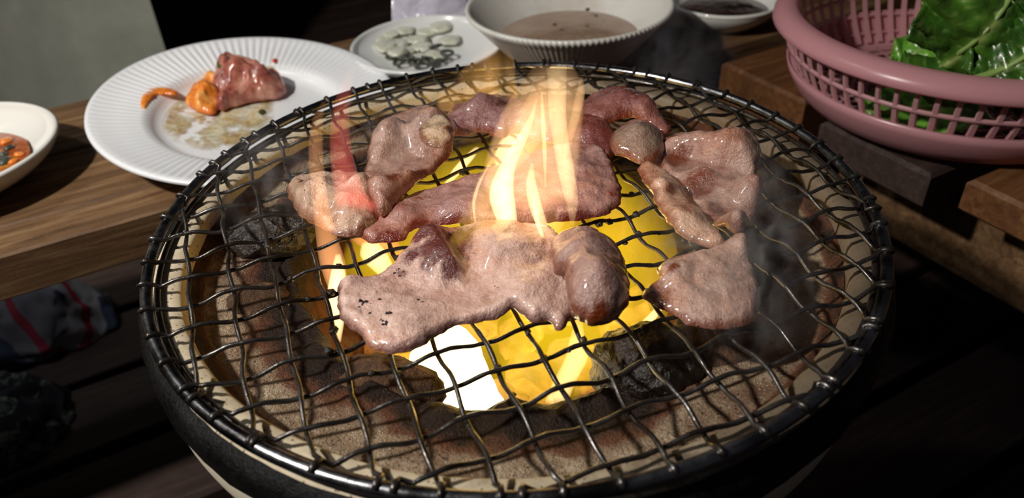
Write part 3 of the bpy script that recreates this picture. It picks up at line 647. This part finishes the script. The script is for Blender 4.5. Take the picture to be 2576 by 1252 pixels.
smoke('faint grey smoke left of the pale crumpled piece', tuple(un(690, 450, .022)), (.028, .038, .016), .3, 32, 6.0, 60, .50)
smoke('faint bluish smoke rising at the back right of the grill', tuple(uy(1700, 170, .19)), (.040, .030, .055), 0, 12, 9.0, 40, .46)
smoke('faint smoke veil over the tall folded slice', tuple(un(1000, 330, .026)), (.034, .028, .016), 0, 26, 12.0, 60, .50)

# ================================================================== TABLEWARE
def shell(prof, c, n, th, rfun=None):
    return lathe(prof, c, n, rfun)
# ribbed white plate, tipped a little towards the brazier where it hangs over the table edge
plate = empty('ribbed_plate', (0, 0, 0), label='large white plate with ribbed rim and leftovers, left behind the grill', cat='plate')
PC = np.array([-.160, .199, -.0405]); PR = .0925
pn = np.array([.115, -.058, 1.0]); pn /= np.linalg.norm(pn)
px_ = np.cross([0, 1, 0], pn); px_ /= np.linalg.norm(px_); py_ = np.cross(pn, px_)
def onplate(V):
    V = np.asarray(V, float); return PC + V[:, 0:1] * px_ + V[:, 1:2] * py_ + V[:, 2:3] * pn
NR = 432
pp = [(0.0005, -.0125), (.030, -.0125), (.050, -.0124), (.0545, -.0115), (.0575, -.0085), (.0600, -.0055), (.0640, -.0042), (.075, -.0022), (.086, -.0002), (.0900, .0008), (.0925, .0004), (.0930, -.0012), (.0915, -.0026), (.086, -.0028), (.064, -.0068), (.0585, -.0105), (.054, -.0150), (.040, -.0155), (.0005, -.0155)]
V = []; F = []
for k, (r, z) in enumerate(pp):
    for i in range(NR):
        a = 2 * PI * i / NR; dz = 0
        if 5 < k < 9: dz = -.0009 if (i % 4) in (0, 3) else .0
        if 12 < k < 14: dz = 0
        V.append((r * math.cos(a), r * math.sin(a), z + dz))
for k in range(len(pp) - 1):
    for i in range(NR): j = (i + 1) % NR; F.append((k * NR + i, k * NR + j, (k + 1) * NR + j, (k + 1) * NR + i))
obj('ribbed_rim', onplate(V), F, M_plate, plate)
plate_children_done = True
def wetmat(name, c1, c2, c3, sc=70, rough=.2):
    t = NT(name); v = t.co('Object'); a = t.noise(v, sc, 6, .65, .5)
    t.p(color=t.ramp(a, [(.32, c1), (.5, c2), (.68, c3)]), rough=rough, coat=.4, coatr=.1, sss=.15, ssss=.004); t.bump(a, .7, .002); return t.m
M_kim = wetmat('kimchi_orange', (.55, .08, .01), (.85, .26, .03), (.95, .50, .15))
M_kimd = wetmat('kimchi_meat_red', (.16, .03, .03), (.42, .13, .09), (.62, .33, .24))
M_juice = NT('oily_sauce_smear'); v_ = M_juice.co('Object'); a_ = M_juice.noise(v_, 95, 6, .7, .4)
M_juice.p(color=M_juice.ramp(a_, [(.36, (.42, .20, .05)), (.5, (.62, .50, .26)), (.66, (.76, .74, .62))]), rough=.12, coat=.5)
al = M_juice.math('MULTIPLY', M_juice.ramp(M_juice.noise(v_, 60, 5, .65), [(.40, 0.0), (.58, 1.0)]), M_juice.ramp(M_juice.math('MULTIPLY', M_juice.attr('rimdist'), .11), [(0.0, 0.0), (1.0, 1.0)]))
M_juice.p(alpha=al); M_juice = M_juice.m
def on_plate_xy(u, v, h=-.0125):
    d = R.T @ np.array([(u - 1288) / FPX, (v - 626) / FPX, 1.0]); c = PC + pn * h; s = ((c - CAM) @ pn) / (d @ pn); X = CAM + s * d - PC
    return np.array([X @ px_, X @ py_])
def plate_slab(name, outline, h, thick, mat, label, cat, seed, group=None, bumps=(), **k):
    P = [on_plate_xy(u, v, h) for u, v in outline]; bb = [(*on_plate_xy(u, v, h + .004), r, z) for u, v, r, z in bumps]
    V, F, A = slab(P, 0, thick, px=False, seed=seed, bumps=bb, **k); V[:, 2] += h
    return obj(name, onplate(V), F, mat, attrs=A, label=label, cat=cat, group=group)
plate_slab('sauce_smear', [(395, 300), (430, 240), (520, 190), (600, 180), (700, 160), (720, 180), (690, 260), (690, 300), (650, 340), (600, 370), (520, 380), (440, 360), (400, 335)], -.01235, .0004, M_juice, 'oily yellow sauce smear across the middle of the ribbed plate', 'sauce', 3, rough=.00005, step=.0015, edge=.003)
plate_slab('leftover_meat', [(535, 250), (548, 195), (570, 160), (620, 170), (668, 192), (705, 210), (722, 235), (705, 252), (650, 262), (590, 275), (555, 285)], -.0118, .007, M_kimd, 'reddish brown lump of leftover meat on the ribbed plate', 'food', 4, bumps=[(600, 215, .010, .014), (660, 222, .009, .008), (570, 185, .006, .006)], rough=.0014, nscale=120, under=0.0)
plate_slab('kimchi_piece', [(468, 262), (490, 228), (530, 196), (560, 215), (556, 262), (540, 292), (495, 286)], -.0116, .005, M_kim, 'orange kimchi piece left of the leftover meat lump', 'food', 5, bumps=[(520, 240, .009, .009), (500, 262, .005, .004)], rough=.0016, nscale=130, under=0.0)
plate_slab('kimchi_strip', [(352, 262), (362, 232), (392, 222), (440, 228), (446, 240), (400, 242), (376, 262), (362, 284)], -.006, .002, M_kim, 'red-orange kimchi strip on the left rim of the ribbed plate', 'food', 6, rough=.0006, bumps=[(380, 240, .006, .002)])
plate_slab('herb_bit', [(546, 165), (552, 146), (562, 152), (566, 168), (556, 176)], .001, .002, simple('dark_green_herb', (.10, .11, .02), .4), 'dark green herb tip sticking up from the leftover meat', 'food', 7)
plate_slab('pickle_scrap', [(640, 186), (652, 160), (690, 152), (700, 170), (680, 190)], -.009, .003, simple('pale_yellow_pickle', (.72, .65, .38), .3), 'pale yellow pickle scrap behind the leftover meat', 'food', 8)
plate_slab('chili_flake', [(684, 154), (692, 148), (700, 153), (692, 162)], -.005, .002, simple('chili_red', (.55, .04, .02), .3), 'tiny red chili flake at the back of the ribbed plate', 'food', 9, step=.0008)
plate_slab('herb_flake', [(650, 280), (662, 276), (668, 284), (656, 290)], -.0118, .0014, simple('dark_green_flake', (.05, .06, .015), .4), 'tiny dark green flake in front of the leftover meat', 'food', 10, step=.0008)

def bowl(name, c, R1, zr, rb, mat, label, cat, th=.0022, ribs=0, n=120, lip=.0012, curve=.55, fluted=0.0, cone=False):
    zb = TZ + .0004; H = zr - zb; prof = []
    for k in range(9):   # inside, from centre to lip
        t = k / 8; prof.append((max(.0004, (rb - th) * t), zb + th * 1.6 + .0002 * t))
    for k in range(1, 13):
        t = k / 12; r = (rb - th) + (R1 - th - rb + th) * math.sin(t * PI / 2) ** (.9) * 1.0; z = zb + th * 1.6 + (H - th * 1.6) * (1 - math.cos(t * PI / 2)) ** curve
        if cone: r = rb - th + (R1 - rb) * t ** .85; z = zb + th * 1.6 + (H - th * 1.6) * t
        prof.append((r, z))
    prof += [(R1 - th * .3, zr + lip), (R1 + lip * .6, zr + lip * .4), (R1 + lip * .5, zr - lip * .8)]
    for k in range(11, -1, -1):
        t = k / 12; r = rb + (R1 - rb) * math.sin(t * PI / 2) ** .9; z = zb + (H) * (1 - math.cos(t * PI / 2)) ** curve * .97
        if cone: r = rb + (R1 - rb) * t ** .85; z = zb + H * .97 * t
        prof.append((r, z))
    prof += [(rb * .85, zb), (rb * .8, zb + .001), (.0004, zb + .001)]
    nin = 21
    def rf(a, k):
        f_ = 1.0
        if ribs and k >= nin: f_ += .0016 * math.cos(ribs * a)
        if fluted and k > 14: f_ += fluted * math.cos(ribs * a)
        return f_
    root = empty(name, (c[0], c[1], TZ), label=label, cat=cat)
    obj('bowl_wall', *lathe([(r, z) for r, z in prof], (c[0], c[1], 0), n, rf), mat, root); return root
def liquid(name, c, r, z, mat, label, cat='sauce', seed=0):
    n = 64; V = [(c[0], c[1], z)]; F = []
    for q in range(1, 7):
        for i in range(n): a = 2 * PI * i / n; rr = r * q / 6 * (1 + (.04 * fbm((math.cos(a), math.sin(a), seed), 1.5, 3) if q == 6 else 0)); V.append((c[0] + rr * math.cos(a), c[1] + rr * math.sin(a), z - (.0006 if q == 6 else 0)))
    for i in range(n): F.append((0, 1 + i, 1 + (i + 1) % n))
    for q in range(5):
        for i in range(n): j = (i + 1) % n; F.append((1 + q * n + i, 1 + (q + 1) * n + i, 1 + (q + 1) * n + j, 1 + q * n + j))
    nb = len(V); V += [(x, y, zz - .001) for x, y, zz in V[:]]; F += [tuple(reversed([i + nb for i in f])) for f in F[:]]
    return obj(name, V, F, mat, label=label, cat=cat)
# big soup bowl with crimped rim
bowl('soup_bowl', (.0475, .277), .0705, -.018, .031, M_soupbowl, 'large white bowl with crimped rim holding brown broth, behind the flames', 'bowl', ribs=120, n=720, lip=.0016, fluted=.0022, cone=True)
M_broth = wetmat('brown_broth', (.26, .16, .10), (.34, .22, .15), (.42, .29, .21), 25, .06)
liquid('broth', (.0485, .277), .0500, -.0385, M_broth, 'shallow brown broth left in the crimped white bowl')
for (u, v, rr, wh) in ((1478, 22, .0018, 'larger far one'), (1500, 38, .0012, 'smaller far one'), (1238, 44, .0020, 'near its left rim'), (1395, 60, .0016, 'at the edge of the broth')):
    p = un(u, v, -.032); obj('food_speck', *blob((p[0], p[1], -.0325), rr, u, .3, 1.5, 2, (1, 1, .6)), simple('brown_speck', (.10, .06, .03), .5), label='brown food speck stuck inside the crimped white bowl, ' + wh, cat='crumb', group='specks inside the crimped white bowl')
# small dish with onion and garlic slices
bowl('side_dish', (-.0535, .291), .0550, -.0445, .030, M_dish, 'small shallow white dish of garlic and onion slices, between plate and soup bowl', 'dish', lip=.0012)
M_onion = wetmat('pale_onion', (.52, .52, .40), (.66, .67, .55), (.78, .79, .70), 60, .2)
M_pep = wetmat('dark_pepper_ring', (.02, .025, .015), (.05, .055, .04), (.12, .13, .1), 90, .3)
ro = random.Random(21)
def ringpiece(c, r, t, tilt, az, mat, arc=1.0):
    V, F = [], []; n = 18; m = max(5, int(n * arc))
    pts = [np.array([r * math.cos(2 * PI * i / n), r * math.sin(2 * PI * i / n), 0]) for i in range(m + (1 if arc >= 1 else 0))]
    Mx = np.array(Matrix.Rotation(az, 3, 'Z') @ Matrix.Rotation(tilt, 3, 'X')); return tube([Mx @ p + c for p in pts], t, 6)
for k, (u, v) in enumerate([(985, 92), (1000, 112), (970, 120), (1020, 128), (1062, 118), (1075, 82), (1110, 75), (1130, 100), (1050, 100), (1095, 140), (1000, 140), (965, 100), (1050, 145), (1020, 85)]):
    p = un(u, v, -.052); r = ro.uniform(.0075, .0105)
    V, F = blob((p[0], p[1], -.0525 + ro.uniform(0, .004)), r, k * 2.3, .25, 1.2, 3, (1, .9, .28), ro.uniform(0, 3))
    obj('garlic_slice', V, F, M_onion, label='pale garlic slice heaped in the small shallow white dish', cat='food', group='garlic slices in the small dish')
for k, (u, v) in enumerate([(1030, 152), (1055, 158), (1075, 150), (1085, 132), (1100, 122), (1125, 138), (1005, 158), (1095, 155), (1070, 128), (1115, 145), (985, 150), (1045, 162), (1080, 160)]):
    p = un(u, v, -.052)
    obj('pepper_ring', *ringpiece(np.array([p[0], p[1], -.0528 + ro.uniform(.0, .003)]), ro.uniform(.0028, .0045), .0011, ro.uniform(-.5, .5), ro.uniform(0, 3), M_pep), M_pep, label='tiny dark pepper ring in the front of the small dish', cat='food', group='dark pepper rings in the small dish')
# left sauce bowl
bowl('sauce_bowl', (-.322, .146), .0612, -.037, .030, M_bowl, 'small white glazed bowl of red sauce cut by the left edge', 'bowl', lip=.0015)
M_red = wetmat('red_chili_oil', (.22, .04, .01), (.40, .10, .02), (.55, .22, .04), 50, .05)
liquid('chili_sauce', (-.322, .144), .0445, -.0475, M_red, 'red-brown chili sauce in the bowl at the left edge')
for k, (u, v) in enumerate(((5, 385), (20, 368), (8, 400), (45, 385), (30, 402), (12, 352))):
    p = un(u, v, -.046); obj('sauce_bit', *blob((p[0], p[1], -.0468), ro.uniform(.0022, .0042), k, .4, 1.6, 2, (1.2, 1, .5), k), M_pep if k < 3 else M_kim, label='dark chopped bit floating in the red chili sauce' if k < 3 else 'orange chopped bit floating in the red chili sauce', cat='food', group='chopped bits in the chili sauce')
# soy dish at the back
bowl('soy_dish', (.173, .337), .0425, -.040, .022, M_bowl, 'small white dish of dark soy sauce, behind the brazier beside the pink basket', 'dish')
M_soy = wetmat('soy_sauce', (.012, .005, .004), (.03, .010, .008), (.06, .02, .012), 30, .04)
liquid('soy_sauce', (.173, .337), .0335, -.0475, M_soy, 'dark soy sauce in the small dish beside the pink basket')

# ------------------------------------------------------------------ pink basket
BC = (.275, .186)
def mat_pink(name, col, a=.42, rough=.3):
    t = NT(name); tr = t.add('ShaderNodeBsdfTranslucent'); tr.inputs[0].default_value = (*col, 1); tp = t.add('ShaderNodeBsdfTransparent'); tp.inputs[0].default_value = (1, .86, .88, 1)
    mx = t.add('ShaderNodeMixShader'); mx.inputs[0].default_value = .35; mx2 = t.add('ShaderNodeMixShader'); mx2.inputs[0].default_value = a
    t.p(color=col, rough=rough, spec=.5); L = t.t.links
    L.new(t.b.outputs[0], mx.inputs[1]); L.new(tr.outputs[0], mx.inputs[2]); L.new(mx.outputs[0], mx2.inputs[1]); L.new(tp.outputs[0], mx2.inputs[2]); L.new(mx2.outputs[0], t.out.inputs['Surface']); return t.m
M_pink = mat_pink('translucent_pink_plastic', (.74, .38, .41), .10, .28); M_pinkw = mat_pink('thin_pink_plastic', (.82, .48, .50), .25, .35)
basket = empty('pink_basket', (BC[0], BC[1], TZ), label='round translucent pink plastic colander basket holding lettuce, on the right', cat='basket')
obj('rim', *lathe([(.0955, -.0060), (.0965, -.0040), (.0995, -.0026), (.1040, -.0030), (.1080, -.0050), (.1105, -.0085), (.1108, -.0115), (.1095, -.0128), (.1082, -.0112), (.1060, -.0085), (.1010, -.0055), (.0972, -.0068)], (*BC, 0), 160, closed=True), M_pink, basket, label='broad smooth rolled rim')
obj('rim_underside', *lathe([(.1080, -.0105), (.1055, -.0135), (.1030, -.0150), (.1005, -.0150), (.0965, -.0066), (.0985, -.0066), (.1018, -.0135), (.1045, -.0120)], (*BC, 0), 128, closed=True), M_pink, basket)
obj('lower_wall', *lathe([(.0985, -.0365), (.0968, -.0420), (.0925, -.0500), (.0868, -.0562), (.0815, -.0592), (.0780, -.0598), (.0780, -.0588), (.0855, -.0550), (.0912, -.0490), (.0955, -.0415), (.0972, -.0365)], (*BC, 0), 160, closed=True), M_pink, basket, label='solid lower band')
def hoop(r, z, h, th): return lathe([(r, z + h), (r + th, z + h), (r + th, z - h), (r, z - h)], (*BC, 0), 128, closed=True)
obj('hoop', *hoop(.0985, -.0262, .0012, .0016), M_pinkw, basket); obj('hoop', *hoop(.0945, -.0385, .0012, .0014), M_pinkw, basket); obj('hoop', *hoop(.0885, -.0490, .0012, .0014), M_pinkw, basket)
NB = 64
for i in range(NB):
    a = 2 * PI * i / NB; parts = []
    V = []; F = []
    for k, t in enumerate(np.linspace(0, 1, 7)):
        r = .1022 - .0075 * t - .0115 * t * t; z = -.0135 - .0400 * t; hw = (.0014 + .0010 * t)
        for dr_, da in ((0, -hw / r), (0, hw / r), (.0014, hw / r * .6), (.0014, -hw / r * .6)): V.append((BC[0] + (r + dr_) * math.cos(a + da), BC[1] + (r + dr_) * math.sin(a + da), z))
    for k in range(6):
        for q in range(4): q2 = (q + 1) % 4; F.append((k * 4 + q, k * 4 + q2, k * 4 + 4 + q2, k * 4 + 4 + q))
    F += [(3, 2, 1, 0), (24, 25, 26, 27)]
    obj('bar', V, F, M_pinkw, basket, smooth=False)
# perforated floor of the basket
fl = [lathe([(r, -.0568), (r + .0022, -.0568), (r + .0022, -.0580), (r, -.0580)], (*BC, 0), 96, closed=True) for r in np.arange(.006, .082, .0080)]
for i in range(48):
    a = 2 * PI * i / 48; fl.append(tube([(BC[0] + r * math.cos(a), BC[1] + r * math.sin(a), -.0574) for r in (.03 if i % 2 else .008, .05, .0815)], .0009, 4))
obj('perforated_floor', *join(fl), M_pinkw, basket)

# ------------------------------------------------------------------ lettuce
def mat_leaf(name, d, m, l):
    t = NT(name); v = t.co('Object'); a = t.noise(v, 38, 6, .6, .6); b = t.vor(v, 120, 'DISTANCE_TO_EDGE'); vein = t.attr('vein')
    c = t.ramp(a, [(.3, d), (.5, m), (.72, l)]); c = t.mix(t.ramp(b, [(0.0, .35), (.08, 0.0)]), c, l); c = t.mix(vein, c, (.36, .46, .14))
    t.p(color=c, rough=.3, spec=.55, sss=.12, ssss=.004, coat=.3, coatr=.12); t.bump(t.math('ADD', a, t.math('MULTIPLY', b, .5)), .6, .0018); return t.m
M_leaf = mat_leaf('dark_lettuce', (.012, .045, .006), (.035, .11, .01), (.09, .21, .02)); M_leaf2 = mat_leaf('bright_lettuce', (.05, .17, .012), (.12, .34, .03), (.28, .50, .09))
def leaf(label, rib, widths, up, seed, mat, wob=.006, side=None, curl=.3):
    """rib: world points of the midrib; widths left/right; a ruffled sheet with a raised midrib"""
    C = catmull(np.array(rib, float), 10, closed=False); n = len(C); Wd = np.interp(np.linspace(0, 1, n), np.linspace(0, 1, len(widths)), widths)
    T = np.gradient(C, axis=0); T /= np.linalg.norm(T, axis=1)[:, None]; up = np.array(up, float); m = 36; V = []; vein = []; F = []
    for i in range(n):
        s_ = np.cross(T[i], up); s_ /= np.linalg.norm(s_); nn = np.cross(s_, T[i])
        for j in range(m + 1):
            x = (j / m * 2 - 1); w_ = Wd[i] * (1 + .10 * fbm((i * .21, x, seed), 2.2, 3)); ruff = abs(x) ** 1.6 * wob * math.sin(i * .9 + 4 * x + seed * 3 + 2 * fbm((i * .1, x, seed), 1.5, 2))
            cr = wob * .42 * fbm((i * .12, x * 2.0, seed), 1.3, 3) + .0016 * abs(math.sin(i * .75 - abs(x) * 5)) * (1 - abs(x) * .3)
            p = C[i] + s_ * x * w_ + nn * (ruff + cr - curl * w_ * x * x); V.append(p); vein.append(max(0, 1 - abs(x) * 14) * .9 + (.25 if abs(math.sin(i * .75 - abs(x) * 5)) < .12 else 0))
    for i in range(n - 1):
        for j in range(m): F.append((i * (m + 1) + j, (i + 1) * (m + 1) + j, (i + 1) * (m + 1) + j + 1, i * (m + 1) + j + 1))
    base = C[0]; root = empty('lettuce_leaf', tuple(base), label=label, cat='lettuce', group='lettuce leaves in the pink basket')
    o = obj('blade', V, F, mat, root, attrs=dict(vein=vein)); so = o.modifiers.new('thickness', 'SOLIDIFY'); so.thickness = .0006
    Wr = np.linspace(.0030, .0012, n); obj('midrib', *tube(C + np.array([0, -.0006, .0012]), Wr, 8, .7), simple('pale_green_rib', (.22, .34, .09), .35), root); return root
A = lambda u, v, z: un(u, v, z)
leaf('large dark green lettuce leaf with a pale rib, leaning over the basket rim', [A(2290, 172, -.024), A(2340, 166, -.016), A(2386, 152, -.008), A(2455, 103, .006), A(2524, 20, .022), A(2570, -70, .036)], [.006, .016, .026, .034, .038, .034], (.10, -.80, .60), 2.0, M_leaf, .006, curl=.0)
leaf('dark crinkled lettuce leaf lying against the right front of the basket', [A(2440, 205, -.012), A(2500, 185, -.008), A(2570, 150, .000), A(2640, 100, .010)], [.010, .024, .034, .036], (-.05, -.7, .7), 5.0, M_leaf, .006, curl=.1)
leaf('bright green ruffled lettuce tip at the left of the pile', [A(2262, 168, -.034), A(2300, 138, -.028), A(2350, 118, -.020), A(2410, 95, -.012)], [.006, .016, .020, .016], (-.3, -.55, .75), 8.0, M_leaf2, .007, curl=.1)
leaf('upright bright green lettuce leaf behind the large leaf', [A(2440, 95, -.020), A(2458, 50, -.006), A(2478, 0, .012), A(2500, -60, .032)], [.008, .018, .020, .016], (-.3, -.9, .2), 11.0, M_leaf2, .003, curl=.1)
leaf('lettuce leaf flat in the bottom of the basket, seen through its slots', [A(2180, 290, -.046), A(2260, 280, -.046), A(2360, 270, -.046), A(2460, 260, -.046)], [.012, .022, .024, .02], (0, -.3, 1), 14.0, M_leaf2, .003, curl=.0)

# ------------------------------------------------------------------ packet behind the small dish
def packet():
    p0, p1 = un(985, 55, TZ), un(1195, 60, TZ); p0 = un(985, 74, TZ); p1 = un(1192, 68, TZ); n, m = 26, 20; V = []; F = []
    ax = (p1 - p0); 
    for side in (0, 1):
        for i in range(n):
            for j in range(m):
                s_, t = i / (n - 1), j / (m - 1); th = .011 * (math.sin(PI * s_) * math.sin(PI * min(.98, t * .8 + .2))) ** .5
                q = p0 + ax * (s_ * (1 - .16 * t) + .10 * t) + np.array([0, .028 * t + (th if side else -th), .062 * t])
                q = q + np.array([0, 1, .2]) * .0035 * fbm((s_ * 3, t * 3, side), 1.3, 4, 3); V.append(q)
    N = n * m
    for side in (0, 1):
        for i in range(n - 1):
            for j in range(m - 1):
                f = (i * m + j, (i + 1) * m + j, (i + 1) * m + j + 1, i * m + j + 1); f = tuple(k + side * N for k in f); F.append(f if not side else f[::-1])
    edge = [i * m for i in range(n)] + [(n - 1) * m + j for j in range(1, m)] + [i * m + m - 1 for i in range(n - 2, -1, -1)] + [j for j in range(m - 2, 0, -1)]
    for a, b in zip(edge, edge[1:] + edge[:1]): F.append((b, a, a + N, b + N))
    root = empty('plastic_packet', tuple((p0 + p1) / 2 * np.array([1, 1, 1])), label='crumpled lilac-white plastic packet with a pink mark, behind the garlic dish', cat='packet')
    t = NT('lilac_white_film'); t.p(color=(.60, .57, .68), rough=.22, coat=.6, coatr=.06); t.bump(t.noise(t.co('Object'), 55, 4, .6, .8), .6, .004); obj('wrapper', V, F, t.m, root)
    c = uy(1028, 2, p0[1] + .012); q = 10
    obj('pink_mark', *join([tube([uy(1018, -14, c[1]), uy(1026, 0, c[1]), uy(1030, 6, c[1])], .0016, 6), tube([uy(1040, -14, c[1]), uy(1032, 0, c[1]), uy(1028, 6, c[1])], .0013, 6)]), simple('pink_ink', (.75, .05, .22), .4), root, label='small pink printed mark')
packet()

# ------------------------------------------------------------------ seated person's clothes at the lower left, built as heaps on the floor
def mat_plaid():
    t = NT('plaid_cotton'); v = t.co('Object'); sep = t.add('ShaderNodeSeparateXYZ'); t.set(sep.inputs[0], v)
    def band(ax, sc, lo, hi): return t.math('MULTIPLY', t.math('GREATER_THAN', t.math('FRACT', t.math('MULTIPLY', ax, sc)), lo), t.math('LESS_THAN', t.math('FRACT', t.math('MULTIPLY', ax, sc)), hi))
    d1 = t.math('ADD', sep.outputs[0], t.math('MULTIPLY', sep.outputs[2], .6)); d2 = t.math('SUBTRACT', sep.outputs[1], t.math('MULTIPLY', sep.outputs[2], 1.0))
    c = t.mix(band(d1, 11, .0, .45), (.42, .40, .42), (.06, .08, .14)); c = t.mix(band(d2, 11, .0, .45), c, t.mix(.5, c, (.05, .06, .12)))
    c = t.mix(band(d2, 11, .62, .72), c, (.40, .03, .06)); c = t.mix(band(d1, 11, .62, .70), c, (.38, .04, .07)); t.p(color=c, rough=.9); t.bump(t.noise(v, 300, 3), .3, .001); return t.m
def mat_print():
    t = NT('dark_printed_cotton'); v = t.co('Object'); a = t.noise(v, 60, 4, .7, 1.2); t.p(color=t.ramp(a, [(.52, (.012, .013, .02)), (.6, (.16, .18, .15)), (.75, (.30, .30, .22))]), rough=.9); return t.m
def heap(name, c, rx, ry, h, seed, mat, label, cat, fold=.10):
    V = []; F = []; n, m = 64, 22
    for j in range(m):
        t = j / (m - 1)
        for i in range(n):
            a = 2 * PI * i / n; k = (1 - .12 * t) * math.cos(min(1, t) * PI / 2 * .97) ** .42 * (1 + fold * fbm((math.cos(a) * 1.4, math.sin(a) * 1.4, t * 1.2), 1.8, 4, seed))
            V.append((c[0] + rx * k * math.cos(a), c[1] + ry * k * math.sin(a), c[2] + h * t + .01 * fbm((math.cos(a), math.sin(a), t), 2.5, 3, seed + 2) * (t > 0)))
    for j in range(m - 1):
        for i in range(n): q = (i + 1) % n; F.append((j * n + i, j * n + q, (j + 1) * n + q, (j + 1) * n + i))
    F.append(tuple(reversed(range(n)))); F.append(tuple((m - 1) * n + i for i in range(n)))
    return obj(name, V, F, mat, label=label, cat=cat)
c1 = un(-10, 1060, -.29); c2 = un(20, 790, -.280)
heap('printed_clothing', (c1[0], c1[1], -.299), .055, .050, .032, 4, mat_print(), 'dark printed clothing of a seated person, shaped as a heap on the deck boards at the lower left edge', 'cloth')
heap('plaid_shirt', (c2[0], c2[1], -.299), .085, .055, .062, 9, mat_plaid(), 'plaid shirt of a seated person in navy, grey and red, shaped as a heap on the deck under the table end', 'shirt', .16)
